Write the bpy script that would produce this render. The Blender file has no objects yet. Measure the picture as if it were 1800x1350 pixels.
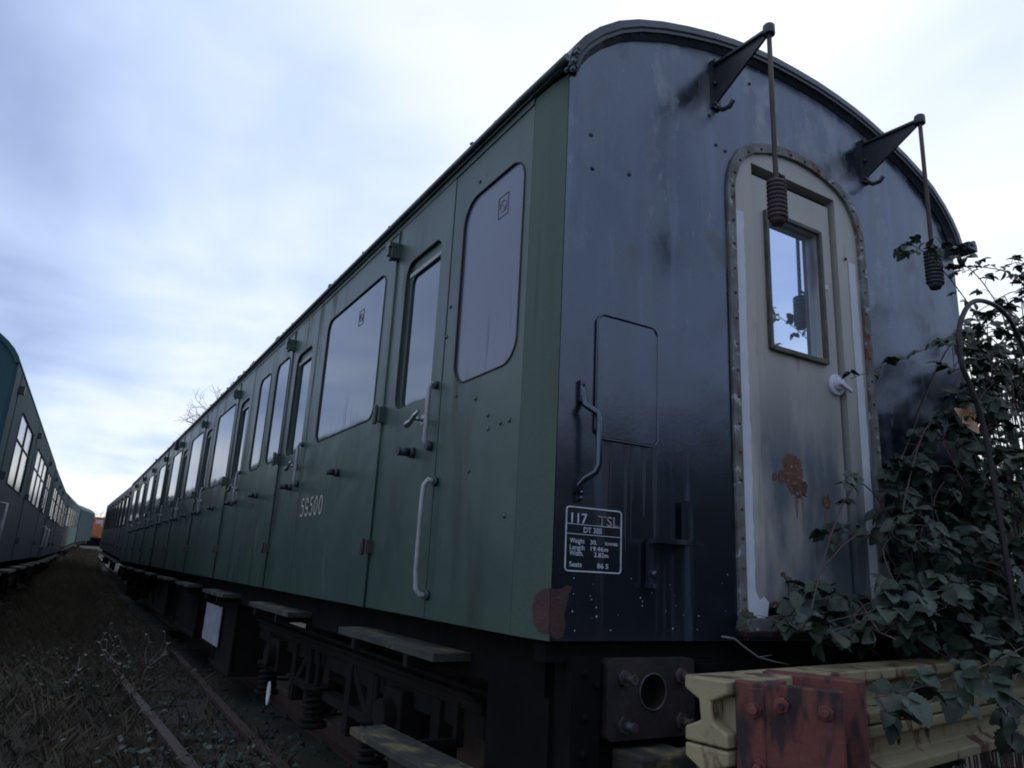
import bpy, math, random
from mathutils import Vector, Matrix, noise
from mathutils.geometry import tessellate_polygon
random.seed(7)
R = math.radians
S = bpy.context.scene
col = S.collection

# ------------------------------------------------------------------ camera
cd = bpy.data.cameras.new('camera'); cam = bpy.data.objects.new('camera', cd); col.objects.link(cam)
cd.sensor_width = 36; cd.lens = 1276.92 / 1800 * 36; cd.clip_start = .02; cd.clip_end = 3000
_r = Vector((0.85684, -0.51314, 0.05008)); _u = Vector((-0.17112, -0.19141, 0.96648)); _f = Vector((0.48636, 0.83669, 0.25182))
M = Matrix((_r, _u, -_f)).transposed().to_4x4(); M.translation = Vector((-2.80913, -2.11177, 1.21164))
cam.matrix_world = M
S.camera = cam

# ------------------------------------------------------------------ sky and sun (overcast, light from the upper right behind the coach)
SUN_EL, SUN_AZ = 42.0, 55.0       # azimuth clockwise from +y
W = bpy.data.worlds.new('World'); S.world = W; W.use_nodes = True
nt = W.node_tree; N = nt.nodes; Lk = nt.links
for n in list(N): N.remove(n)
def nd(t, **k):
    n = N.new(t)
    for a, b in k.items(): setattr(n, a, b)
    return n
def wmath(op, a, b=None, clamp=False):
    n = nd('ShaderNodeMath', operation=op); n.use_clamp = clamp
    for i, v in enumerate((a, b)):
        if v is None: continue
        if isinstance(v, (int, float)): n.inputs[i].default_value = v
        else: Lk.new(v, n.inputs[i])
    return n.outputs[0]
def wramp(fac, stops):
    n = nd('ShaderNodeValToRGB'); Lk.new(fac, n.inputs[0]); e = n.color_ramp.elements
    while len(e) < len(stops): e.new(.5)
    for i, (p, c) in enumerate(stops): e[i].position = p; e[i].color = (*c, 1)
    return n.outputs[0]
def wmix(fac, a, b, mode='MIX'):
    n = nd('ShaderNodeMix', data_type='RGBA', blend_type=mode)
    for i, v in ((0, fac), (6, a), (7, b)):
        if isinstance(v, (int, float)): n.inputs[i].default_value = v
        elif isinstance(v, tuple): n.inputs[i].default_value = (*v, 1)
        else: Lk.new(v, n.inputs[i])
    return n.outputs[2]
tc = nd('ShaderNodeTexCoord').outputs['Generated']
sp = nd('ShaderNodeSeparateXYZ'); Lk.new(tc, sp.inputs[0])
zz = wmath('ADD', wmath('MAXIMUM', sp.outputs[2], 0.0), .16)
cb = nd('ShaderNodeCombineXYZ'); Lk.new(wmath('DIVIDE', sp.outputs[0], zz), cb.inputs[0]); Lk.new(wmath('DIVIDE', sp.outputs[1], zz), cb.inputs[1])
def wnoise(vec, scale, detail, rough=.5, dist=0, loc=(0, 0, 0), sc=(1, 1, 1)):
    m = nd('ShaderNodeMapping'); Lk.new(vec, m.inputs[0]); m.inputs['Location'].default_value = loc; m.inputs['Scale'].default_value = sc
    n = nd('ShaderNodeTexNoise'); Lk.new(m.outputs[0], n.inputs['Vector'])
    n.inputs['Scale'].default_value = scale; n.inputs['Detail'].default_value = detail; n.inputs['Roughness'].default_value = rough; n.inputs['Distortion'].default_value = dist
    return n.outputs['Fac']
n1 = wnoise(cb.outputs[0], .42, 6, .45, .3, (3.1, 1.7, 0), (1, .8, 1))
n2 = wnoise(cb.outputs[0], 1.5, 5, .5, .2, (0, 5, 0), (1, .7, 1))
cl = wmath('ADD', wmath('ADD', wmath('MULTIPLY', wmath('SUBTRACT', n1, .5), 1.1), wmath('MULTIPLY', wmath('SUBTRACT', n2, .5), .75)), .50)
vd = nd('ShaderNodeVectorMath', operation='DOT_PRODUCT'); Lk.new(tc, vd.inputs[0])
bd = Vector((.80, .50, .62)).normalized(); vd.inputs[1].default_value = bd
gl = wmath('MULTIPLY', wmath('SUBTRACT', vd.outputs['Value'], .55), 1/.42, True)     # thin bright cloud before the sun
fac = wmath('ADD', cl, wmath('MULTIPLY', gl, .27))
hz = wmath('SUBTRACT', 1.0, wmath('MULTIPLY', sp.outputs[2], 1/.40), True)             # brighter towards the horizon
hz = wmath('MAXIMUM', hz, 0.0)
bands = wnoise(tc, 3.2, 4, .5, .2, (0, 0, 0), (1, 1, 7.0))
fac = wmath('ADD', fac, wmath('MULTIPLY', wmath('MULTIPLY', hz, wmath('SUBTRACT', bands, .28)), .85))
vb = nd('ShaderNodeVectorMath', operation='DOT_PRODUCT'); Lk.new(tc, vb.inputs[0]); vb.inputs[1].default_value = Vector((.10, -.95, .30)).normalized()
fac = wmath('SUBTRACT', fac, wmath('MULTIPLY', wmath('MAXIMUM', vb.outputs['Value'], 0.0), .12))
cloud = wramp(fac, [(.27, (.37, .48, .77)), (.40, (.54, .67, .98)), (.50, (.67, .81, 1.07)), (.61, (.86, .96, 1.12)), (.77, (1.06, 1.11, 1.15))])
skt = nd('ShaderNodeTexSky', sky_type='NISHITA'); skt.sun_disc = False
skt.sun_elevation = R(SUN_EL); skt.sun_rotation = R(SUN_AZ)
nsh = wmix(1.0, skt.outputs[0], (.09, .09, .09), 'MULTIPLY')
skyc = wmix(.90, nsh, cloud)
below = wmath('MULTIPLY', wmath('MULTIPLY', sp.outputs[2], -1.0), 25, True)
skyc = wmix(below, skyc, (.03, .033, .036))
bg = nd('ShaderNodeBackground'); Lk.new(skyc, bg.inputs[0]); bg.inputs[1].default_value = 1.0
wo = nd('ShaderNodeOutputWorld'); Lk.new(bg.outputs[0], wo.inputs[0])

ld = bpy.data.lights.new('sun', 'SUN'); ld.energy = .5; ld.angle = R(20); ld.color = (1, .96, .9)
lo = bpy.data.objects.new('sun', ld); col.objects.link(lo)
sd = Vector((math.sin(R(SUN_AZ)) * math.cos(R(SUN_EL)), math.cos(R(SUN_AZ)) * math.cos(R(SUN_EL)), math.sin(R(SUN_EL))))
lo.rotation_euler = sd.to_track_quat('Z', 'Y').to_euler()
S.view_settings.view_transform = 'Standard'; S.view_settings.look = 'None'; S.view_settings.exposure = .05; S.view_settings.gamma = 1
S.cycles.filter_width = 1.9; S.render.resolution_x = 1024; S.render.resolution_y = 768

# ------------------------------------------------------------------ materials
def mat(name, c1, c2=None, sc=2.0, st=(1, 1, 1), rough=.6, metal=0.0, ior=1.5, patches=(), bump=0.0, bsc=30, wave=0.0, wsc=2.5, tint=None, rvar=0.0, coat=0.0, lo=.35, hi=.65):
    """patches: (colour, scale, stretch, lo, hi, zrange or None, rough or None)"""
    m = bpy.data.materials.new(name); m.use_nodes = True; t = m.node_tree; n = t.nodes; l = t.links
    b = n['Principled BSDF']
    pos = n.new('ShaderNodeNewGeometry').outputs['Position']
    def noi(scale, stretch, detail=5, off=0.0):
        mp = n.new('ShaderNodeMapping'); l.new(pos, mp.inputs[0]); mp.inputs['Scale'].default_value = stretch; mp.inputs['Location'].default_value = (off, off * 1.7, off * .6)
        t_ = n.new('ShaderNodeTexNoise'); l.new(mp.outputs[0], t_.inputs['Vector']); t_.inputs['Scale'].default_value = scale; t_.inputs['Detail'].default_value = detail; t_.inputs['Roughness'].default_value = .58
        return t_.outputs['Fac']
    def rng(v, a, b_):
        r_ = n.new('ShaderNodeMapRange'); l.new(v, r_.inputs[0]); r_.inputs[1].default_value = a; r_.inputs[2].default_value = b_; r_.clamp = True
        return r_.outputs[0]
    def mx(f, a, b_):
        q = n.new('ShaderNodeMix'); q.data_type = 'RGBA'; l.new(f, q.inputs[0])
        for i, v in ((6, a), (7, b_)):
            if isinstance(v, tuple): q.inputs[i].default_value = (*v, 1)
            else: l.new(v, q.inputs[i])
        return q.outputs[2]
    def mul(a, b_):
        q = n.new('ShaderNodeMath'); q.operation = 'MULTIPLY'; l.new(a, q.inputs[0]); l.new(b_, q.inputs[1]); return q.outputs[0]
    c = c1
    if c2: c = mx(rng(noi(sc, st), lo, hi), c1, c2)
    rg = None
    for k, p in enumerate(patches):
        pc, psc, pst, plo, phi, zr, pr = p
        f = rng(noi(psc, pst, 8, 3.3 + 5.1 * k), plo, phi)
        if zr:
            s_ = n.new('ShaderNodeSeparateXYZ'); l.new(pos, s_.inputs[0]); f = mul(f, rng(s_.outputs[2], zr[0], zr[1]))
        c = mx(f, c, pc)
        if pr is not None:
            q = n.new('ShaderNodeMix'); q.data_type = 'FLOAT'; l.new(f, q.inputs[0])
            if rg is None: q.inputs[2].default_value = rough
            else: l.new(rg, q.inputs[2])
            q.inputs[3].default_value = pr; rg = q.outputs[0]
    if isinstance(c, tuple): b.inputs['Base Color'].default_value = (*c, 1)
    else: l.new(c, b.inputs['Base Color'])
    b.inputs['Roughness'].default_value = rough
    if rg is not None: l.new(rg, b.inputs['Roughness'])
    elif rvar:
        r_ = n.new('ShaderNodeMapRange'); l.new(noi(3, st, 6, 9), r_.inputs[0]); r_.inputs[3].default_value = rough - rvar; r_.inputs[4].default_value = rough + rvar; l.new(r_.outputs[0], b.inputs['Roughness'])
    b.inputs['Metallic'].default_value = metal; b.inputs['IOR'].default_value = ior
    if tint: b.inputs['Specular Tint'].default_value = (*tint, 1)
    if coat: b.inputs['Coat Weight'].default_value = coat; b.inputs['Coat Roughness'].default_value = .12
    prev = None
    for amt, scl, det, dist in ((wave, wsc, 2, .05), (bump, bsc, 6, .004)):
        if not amt: continue
        bp = n.new('ShaderNodeBump'); bp.inputs['Strength'].default_value = amt; bp.inputs['Distance'].default_value = dist
        l.new(noi(scl, (1, 1, 1), det, 1.1), bp.inputs['Height'])
        if prev: l.new(prev, bp.inputs['Normal'])
        prev = bp.outputs[0]
    if prev: l.new(prev, b.inputs['Normal'])
    return m
U = (1, 1, 1); V = (1, 1, .12)
m_green = mat('weathered_green_paint', (.032, .064, .052), (.045, .079, .064), 1.6, V, .38, bump=.15, bsc=70, wave=.28, wsc=2.2, patches=(
    ((.062, .105, .082), 5, (1, 1, .10), .50, .72, (1.4, 3.0), .6), ((.018, .038, .030), 3.5, (1, 1, .20), .52, .70, None, None),
    ((.075, .070, .048), 7, (1, 1, .16), .60, .74, None, .8), ((.05, .03, .018), 22, U, .70, .74, None, .9)))
m_cornergreen = mat('mossy_green_corner_paint', (.040, .074, .052), (.034, .066, .052), 2.5, (1, 1, .2), .6, bump=.4, bsc=60, patches=(
    ((.060, .082, .042), 5, (1, 1, .2), .58, .75, None, .8), ((.03, .04, .03), 8, (2, 2, .1), .6, .7, None, None)))
m_black = mat('faded_black_painted_sky_gloss', (.006, .007, .012), (.009, .011, .018), 2.0, (1, 1, .35), .22, ior=1.95, tint=(.68, .81, 1.0), bump=.10, bsc=55, wave=.22, wsc=1.7, patches=(
    ((.040, .042, .054), 2.6, (1, 1, .6), .46, .60, (2.0, 2.7), .42), ((.085, .11, .18), 7, (1.2, 1, .11), .52, .72, (1.5, 2.7), .42),  # upper pale patches: chalky fading, with sky gloss put into the colour
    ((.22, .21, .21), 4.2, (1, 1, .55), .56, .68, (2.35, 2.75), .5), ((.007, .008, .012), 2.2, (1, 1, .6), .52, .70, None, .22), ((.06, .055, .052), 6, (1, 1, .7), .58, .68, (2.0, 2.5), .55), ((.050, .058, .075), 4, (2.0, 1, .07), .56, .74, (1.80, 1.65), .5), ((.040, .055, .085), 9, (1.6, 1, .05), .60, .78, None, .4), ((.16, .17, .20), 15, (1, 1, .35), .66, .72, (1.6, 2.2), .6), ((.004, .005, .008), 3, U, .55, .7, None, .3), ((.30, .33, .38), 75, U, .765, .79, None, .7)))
m_roof = mat('dark_roof_paint', (.030, .040, .055), (.045, .055, .06), 3, U, .5, bump=.4, bsc=40, patches=(((.10, .12, .12), 9, U, .6, .72, None, .8),))
m_rim = mat('dark_roof_rim', (.014, .019, .032), (.035, .045, .07), 5, U, .38, bump=.4, bsc=50)
m_dark = mat('grimy_underframe', (.004, .004, .005), (.008, .007, .007), 4, U, .95, ior=1.2, bump=.5, bsc=40)
m_dark2 = mat('rusty_underframe', (.012, .009, .009), (.006, .0055, .006), 6, U, .9, ior=1.3, bump=.6, bsc=45)
m_rustplate = mat('dark_rusted_plate', (.024, .015, .015), (.011, .009, .010), 9, U, .6, bump=.5, bsc=60, patches=(((.075, .06, .05), 14, (1, 1, .4), .6, .75, None, .7),))
m_steelbolt = mat('worn_steel', (.09, .09, .10), (.04, .035, .035), 30, U, .5, metal=.4)
m_glass = mat('dark_window_glass', (.018, .022, .034), None, rough=.045, ior=2.5, tint=(.8, .88, 1.0), wave=.015, wsc=1.3, patches=(((.07, .075, .10), 3, (1, 1, .3), .5, .8, None, .12),))
m_dimglass = mat('dull_window_glass', (.016, .022, .032), None, rough=.12, ior=1.55, wave=.03, wsc=.7)
m_dirtyglass = mat('grimy_window_glass', (.062, .068, .098), (.075, .080, .112), 2, U, .26, ior=1.8, tint=(.8, .88, 1.0), patches=(((.045, .052, .03), 14, (1, 3, .11), .59, .68, (2.42, 2.10), .8),))
m_streakglass = mat('streaked_window_glass', (.016, .020, .034), (.024, .027, .043), 2, U, .05, ior=2.4, tint=(.8, .88, 1.0), wave=.05, wsc=1.1, patches=(((.035, .042, .030), 13, (1, 3, .09), .61, .69, (2.42, 2.10), .8), ((.06, .07, .09), 4, (1, 1, .3), .52, .75, None, .15),))
m_mirror = mat('reflective_door_glass', (.62, .72, .86), None, rough=.03, metal=.85, patches=(((.45, .5, .6), 4, (1, 1, .2), .55, .7, None, .12),))
m_seal = mat('rubber_window_seal', (.012, .013, .013), (.03, .03, .025), 20, U, .7)
m_groove = mat('door_gap', (.006, .007, .006), rough=.9)
m_white = mat('peeling_white_paint', (.58, .60, .66), (.50, .52, .58), 8, U, .55, bump=.3, bsc=80, patches=(((.05, .05, .05), 28, U, .70, .73, None, .8),))
m_handle = mat('chipped_pale_handle_paint', (.36, .37, .38), (.25, .25, .26), 12, U, .5, bump=.4, bsc=120, patches=(((.05, .035, .03), 40, U, .64, .70, None, .8),))
m_chrome = mat('dull_chrome', (.42, .42, .45), rough=.3, metal=.9)
m_cream = mat('stained_cream_painted_shade', (.43, .41, .37), (.33, .325, .30), 2.5, V, .55, bump=.3, bsc=60, patches=(
    ((.085, .105, .125), 3, (1, 1, .3), .36, .58, (2.3, 1.75), None), ((.16, .085, .05), 9, (1.5, 1, .15), .66, .76, None, .8), ((.045, .03, .025), 38, U, .72, .75, None, .9), ((.06, .065, .07), 9, (1, 1, .12), .62, .78, None, None)))  # lower blue-grey patch is shade from the surroundings put into the colour
m_framestrip = mat('flaking_frame_strip', (.17, .19, .19), (.10, .09, .075), 10, U, .75, bump=.8, bsc=60, patches=(
    ((.13, .055, .045), 8, (1, 1, .5), .54, .62, None, .85), ((.33, .36, .40), 18, U, .60, .64, None, .8)))
m_rust = mat('flaky_rust', (.14, .062, .036), (.055, .026, .022), 22, U, .85, bump=.9, bsc=60, patches=(((.20, .12, .08), 45, U, .56, .64, None, .9), ((.26, .25, .235), 60, U, .62, .66, None, .7)))
m_redoxide = mat('red_oxide_repair', (.060, .026, .023), (.035, .018, .017), 14, U, .8, bump=.8, bsc=70)
m_iron = mat('dark_painted_iron', (.020, .024, .034), (.035, .04, .052), 9, U, .5, bump=.4, bsc=60)
m_rodrust = mat('brown_rusted_iron', (.075, .048, .042), (.04, .03, .032), 14, U, .7, bump=.6, bsc=90)
m_wood = mat('weathered_step_timber', (.042, .038, .028), (.018, .018, .018), 9, (3, .5, 3), .85, bump=.9, bsc=40, patches=(((.15, .12, .055), 7, (1, .6, 1), .54, .66, None, .9), ((.035, .04, .03), 10, U, .58, .66, None, .9)))
m_yellow = mat('rust_stained_cream_steel', (.31, .262, .145), (.24, .20, .115), 5, (1, 1, 1), .5, bump=.35, bsc=60, patches=(
    ((.20, .10, .05), 6, (1.2, 1.2, .5), .60, .72, None, .8), ((.085, .035, .025), 8, (1, 1, .6), .54, .61, None, .85), ((.03, .02, .018), 24, U, .68, .71, None, .9)))
m_red = mat('red_oxide_steel', (.16, .034, .026), (.10, .028, .023), 6, U, .6, bump=.5, bsc=50, patches=(((.024, .013, .014), 8, (1.3, 1.3, .35), .50, .58, None, .8), ((.02, .016, .016), 20, U, .64, .69, None, .9)))
m_letter = mat('cream_transfer_lettering', (.42, .40, .33), rough=.7)
m_wletter = mat('white_stencil_lettering', (.55, .60, .66), (.40, .45, .5), 30, U, .6)
m_rletter = mat('worn_grey_lettering', (.13, .11, .11), (.30, .30, .32), 25, U, .7)
m_rail = mat('rusty_rail_steel', (.060, .032, .026), (.034, .020, .018), 20, U, .65, bump=.5, bsc=60)
m_sleeper = mat('old_sleeper_timber', (.030, .029, .030), (.016, .016, .017), 7, (.4, 3, 3), .9, bump=.9, bsc=30)
m_ground = mat('dark_earth_and_ballast', (.026, .019, .013), (.045, .033, .022), 3, U, .95, bump=1.0, bsc=9, patches=(((.016, .024, .014), 1.1, U, .5, .62, None, None), ((.06, .055, .045), 40, U, .66, .72, None, None)))
m_grass = mat('dead_grass', (.085, .060, .036), (.036, .031, .019), 2.2, U, .8)
m_ivy = mat('ground_ivy_leaf', (.012, .032, .018), (.022, .048, .030), 8, U, .5)
m_bleaf = mat('bramble_leaf', (.006, .017, .011), (.028, .048, .027), 16, U, .58, lo=.42, hi=.60, ior=1.5, patches=(((.075, .06, .025), 9, U, .62, .68, None, .7), ((.03, .055, .03), 30, U, .55, .7, None, .5),))
m_stem = mat('bramble_stem', (.095, .050, .050), (.060, .045, .038), 6, U, .6)
m_stemblk = mat('thick_dark_bramble_cane', (.018, .015, .016), (.03, .024, .024), 14, U, .6)
m_twig = mat('pale_dead_twig', (.20, .19, .18), (.12, .11, .10), 20, U, .8)
m_dead = mat('withered_orange_leaf', (.42, .20, .11), (.55, .36, .22), 22, U, .7)
m_bark = mat('tree_bark', (.045, .038, .032), (.030, .026, .024), 9, (1, 1, .2), .9, bump=.7, bsc=20)
m_tleaf = mat('shrub_leaf', (.085, .11, .040), (.13, .13, .05), 1.2, U, .6)
m_tleaf2 = mat('dark_hedge_leaf', (.025, .042, .022), (.045, .060, .028), 1.5, U, .6)
m_moss = mat('roof_moss', (.030, .036, .022), (.05, .055, .04), 20, U, .95)
m_teal = mat('teal_coach_paint', (.018, .062, .070), (.028, .080, .086), 1.5, V, .7, ior=1.3, bump=.2, bsc=30)
m_navy = mat('faded_blue_coach_paint', (.014, .024, .042), (.022, .034, .052), 1.2, V, .6, ior=1.35, patches=(((.06, .075, .09), 4, V, .58, .75, None, .6),), wave=.08)
m_bgrey = mat('pale_grey_coach_paint', (.024, .052, .068), (.030, .064, .080), 1.2, V, .75, ior=1.25, wave=.08)
m_plum = mat('maroon_grey_coach_paint', (.040, .034, .042), (.055, .048, .055), 1, V, .5, patches=(((.09, .10, .12), 3, V, .5, .72, (1.9, 2.3), .6),))
m_orange = mat('orange_loco_paint', (.38, .12, .035), (.26, .08, .03), 1, U, .5)
m_whitebox = mat('dirty_white_panel', (.36, .37, .44), (.26, .27, .33), 6, U, .7, patches=(((.06, .05, .05), 16, U, .66, .70, None, None),))

# ------------------------------------------------------------------ mesh helpers
class MB:
    def __init__(s): s.v = []; s.f = []; s.sm = []
    def add(s, vs, fs, smooth=False):
        o = len(s.v); s.v += [tuple(v) for v in vs]; s.f += [tuple(i + o for i in f) for f in fs]; s.sm += [smooth] * len(fs); return s
    def box(s, x0, x1, y0, y1, z0, z1):
        return s.obox(((x0 + x1) / 2, (y0 + y1) / 2, (z0 + z1) / 2), (1, 0, 0), (0, 1, 0), (0, 0, 1), abs(x1 - x0) / 2, abs(y1 - y0) / 2, abs(z1 - z0) / 2)
    def obox(s, c, a, b, d, ha, hb, hd):
        c = Vector(c); a = Vector(a).normalized() * ha; b = Vector(b).normalized() * hb; d = Vector(d).normalized() * hd
        vs = [c + i * a + j * b + k * d for i in (-1, 1) for j in (-1, 1) for k in (-1, 1)]
        return s.add(vs, [(0, 1, 3, 2), (4, 6, 7, 5), (0, 4, 5, 1), (2, 3, 7, 6), (0, 2, 6, 4), (1, 5, 7, 3)])
    def tube(s, pts, r, n=8, cap=True, closed=False):
        pts = [Vector(p) for p in pts]; k = len(pts); rs = r if isinstance(r, (list, tuple)) else [r] * k
        vs = []; up = None
        for i, p in enumerate(pts):
            if closed: t = pts[(i + 1) % k] - pts[i - 1]
            else: t = pts[min(i + 1, k - 1)] - pts[max(i - 1, 0)]
            if t.length < 1e-9: t = Vector((0, 0, 1))
            t.normalize()
            if up is None: up = t.orthogonal().normalized()
            else:
                up = up - t * up.dot(t)
                up = up.normalized() if up.length > 1e-6 else t.orthogonal().normalized()
            w = t.cross(up)
            for j in range(n):
                a = 2 * math.pi * j / n; vs.append(p + (up * math.cos(a) + w * math.sin(a)) * rs[i])
        fs = []
        for i in range(k if closed else k - 1):
            a0 = i * n; b0 = ((i + 1) % k) * n
            for j in range(n): fs.append((a0 + j, a0 + (j + 1) % n, b0 + (j + 1) % n, b0 + j))
        s.add(vs, fs, True)
        if cap and not closed:
            o = len(s.v) - len(vs)
            s.f += [tuple(o + j for j in range(n))[::-1], tuple(o + (k - 1) * n + j for j in range(n))]; s.sm += [False, False]
        return s
    def cyl(s, p0, p1, r, n=16, r1=None): return s.tube([p0, p1], [r, r if r1 is None else r1], n)
    def sheet(s, outer, holes, fn, th):
        """flat plate with holes: fn(u,v,w) -> xyz, from w=-th to w=0"""
        loops = [outer] + list(holes)
        tri = tessellate_polygon([[Vector((a, b, 0)) for a, b in lp] for lp in loops])
        flat = [p for lp in loops for p in lp]; n = len(flat)
        # orientation
        def area(t): a, b, c = (flat[i] for i in t); return (b[0] - a[0]) * (c[1] - a[1]) - (c[0] - a[0]) * (b[1] - a[1])
        tri = [t if area(t) > 0 else t[::-1] for t in tri if abs(area(t)) > 1e-10]
        vs = [fn(a, b, 0) for a, b in flat] + [fn(a, b, -th) for a, b in flat]
        fs = [tuple(t) for t in tri] + [tuple(i + n for i in t[::-1]) for t in tri]
        o = 0
        for lp in loops:
            k = len(lp)
            for i in range(k):
                j = (i + 1) % k; fs.append((o + i, o + j, o + j + n, o + i + n))
            o += k
        return s.add(vs, fs)
    def blob(s, c, r, n=6, jit=.25):
        c = Vector(c); rows = n // 2 + 1; vs = []; fs = []
        for i in range(rows + 1):
            th_ = math.pi * i / rows
            for j in range(n):
                ph = 2 * math.pi * j / n; k = 1 + random.uniform(-jit, jit)
                vs.append(c + Vector((math.sin(th_) * math.cos(ph) * r[0], math.sin(th_) * math.sin(ph) * r[1], math.cos(th_) * r[2])) * k)
        for i in range(rows):
            for j in range(n): fs.append((i * n + j, i * n + (j + 1) % n, (i + 1) * n + (j + 1) % n, (i + 1) * n + j))
        return s.add(vs, fs, True)
    def build(s, name, m, parent=None, bevel=0, fixn=True):
        me = bpy.data.meshes.new(name); me.from_pydata(s.v, [], s.f); me.materials.append(m)
        me.polygons.foreach_set('use_smooth', s.sm)
        if fixn:
            import bmesh
            b = bmesh.new(); b.from_mesh(me); bmesh.ops.recalc_face_normals(b, faces=b.faces); b.to_mesh(me); b.free()
        o = bpy.data.objects.new(name, me); col.objects.link(o)
        if parent: o.parent = parent
        if bevel:
            bv = o.modifiers.new('bevel', 'BEVEL'); bv.width = bevel; bv.segments = 2; bv.limit_method = 'ANGLE'; bv.angle_limit = R(40)
        return o
def tag(o, label=None, cat=None, group=None, kind=None):
    if label: o['label'] = label
    if cat: o['category'] = cat
    if group: o['group'] = group
    if kind: o['kind'] = kind
    return o
def empty(name, loc=(0, 0, 0), rot=(0, 0, 0)):
    o = bpy.data.objects.new(name, None); col.objects.link(o); o.location = loc; o.rotation_euler = rot; o.empty_display_size = .2; return o
def dup(o, parent=None, dloc=(0, 0, 0), kids=None):
    c = o.copy(); col.objects.link(c); c.parent = parent; c.location = Vector(o.location) + Vector(dloc)
    for ch in list(o.children): dup(ch, c)
    return c
def rr(u0, u1, v0, v1, r, n=6):
    if not isinstance(r, (tuple, list)): r = [r] * 4       # bl, br, tr, tl
    out = []
    for (cx, cy, a0, k) in ((u0, v0, 180, 0), (u1, v0, 270, 1), (u1, v1, 0, 2), (u0, v1, 90, 3)):
        q = r[k]; x = cx + (q if k in (0, 3) else -q); y = cy + (q if k in (0, 1) else -q)
        if q < 1e-6: out.append((cx, cy)); continue
        for i in range(n + 1):
            a = R(a0 + 90 * i / n); out.append((x + q * math.cos(a), y + q * math.sin(a)))
    return out
def offset_poly(p, d):
    n = len(p); out = []
    ar = sum(p[i][0] * p[(i + 1) % n][1] - p[(i + 1) % n][0] * p[i][1] for i in range(n)); sg = 1 if ar > 0 else -1
    for i in range(n):
        a = Vector(p[i - 1]); b = Vector(p[i]); c = Vector(p[(i + 1) % n])
        t = ((b - a).normalized() + (c - b).normalized())
        if t.length < 1e-6: t = (c - b)
        t.normalize(); nn = Vector((t.y, -t.x)) * sg
        out.append(tuple(b + nn * d))
    return out
def text(s_, fn, u0, v0, h, w, m, parent, name='lettering', depth=.002):
    """lettering mesh: fits caps height h and width w; fn(u,v,w)"""
    cu = bpy.data.curves.new('t', 'FONT'); cu.body = s_; cu.size = 1; cu.offset = .012; cu.resolution_u = 3
    to = bpy.data.objects.new('t', cu); col.objects.link(to)
    me = bpy.data.meshes.new_from_object(to.evaluated_get(bpy.context.evaluated_depsgraph_get()))
    bpy.data.objects.remove(to); bpy.data.curves.remove(cu)
    xs = [v.co.x for v in me.vertices]; x0, x1 = min(xs), max(xs); k = h / .70
    kx = (w / (x1 - x0)) if w else k
    mb = MB(); mb.add([fn(u0 + (v.co.x - x0) * kx, v0 + v.co.y * k, depth) for v in me.vertices], [tuple(p.vertices) for p in me.polygons])
    bpy.data.meshes.remove(me)
    return mb.build(name, m, parent, fixn=False)
def studs(name, pts, r, m, parent, jit=.1):
    proto = None
    for i, p in enumerate(pts):
        if proto is None: o = proto = MB().blob((0, 0, 0), r, 7, jit).build(name, m, parent)
        else: o = proto.copy(); col.objects.link(o); o.parent = parent
        o.location = p; o.rotation_euler = (0, random.uniform(0, 6), 0)
def dz(y):
    t = max(0., y - 8.); return min(.00035 * t * t, 2.2) if y < 88 else 2.2

# ------------------------------------------------------------------ coach geometry shared by all
PROF = [(x, z - .075 * (z - 3.215) / .653) for x, z in [(0, 3.868), (.16, 3.865), (.32, 3.85), (.46, 3.829), (.60, 3.797), (.76, 3.748), (.92, 3.69), (1.06, 3.625), (1.17, 3.555), (1.27, 3.465), (1.345, 3.375), (1.395, 3.29), (1.42, 3.215)]]
def profile(off=0.0):
    p = [(-x, z) for x, z in PROF[::-1]] + PROF[1:]
    if off:
        q = []
        for i, (x, z) in enumerate(p):
            a = Vector(p[max(i - 1, 0)]); b = Vector(p[min(i + 1, len(p) - 1)]); t = (b - a).normalized(); q.append((x + t.y * -off * -1 * -1, z + t.x * off))
        p = q
    return p
def loft(mb, polys, smooth=True, close=False):
    n = len(polys[0]); vs = [v for p in polys for v in p]; fs = []
    for i in range(len(polys) - 1):
        for j in range(n if close else n - 1):
            fs.append((i * n + j, i * n + (j + 1) % n, (i + 1) * n + (j + 1) % n, (i + 1) * n + j))
    mb.add(vs, fs, smooth)
def roof_mesh(L, y0=-.04):
    mb = MB(); o = profile(); i_ = profile(-.05)
    ys = [y0, L + .05]
    loft(mb, [[(x, y, z) for x, z in o] for y in ys]); loft(mb, [[(x, y, z) for x, z in i_] for y in ys])
    for y in ys: loft(mb, [[(x, y, z) for x, z in o], [(x, y, z) for x, z in i_]], False)
    return mb
def end_poly(bottom=1.0, hw=1.385, drop=.02):
    return [(-hw, bottom), (hw, bottom), (hw, 3.17)] + [(x * .985, z - drop) for x, z in PROF[::-1]][1:] + [(-x * .985, z - drop) for x, z in PROF[1:]][:-1] + [(-hw, 3.17)]

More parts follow.
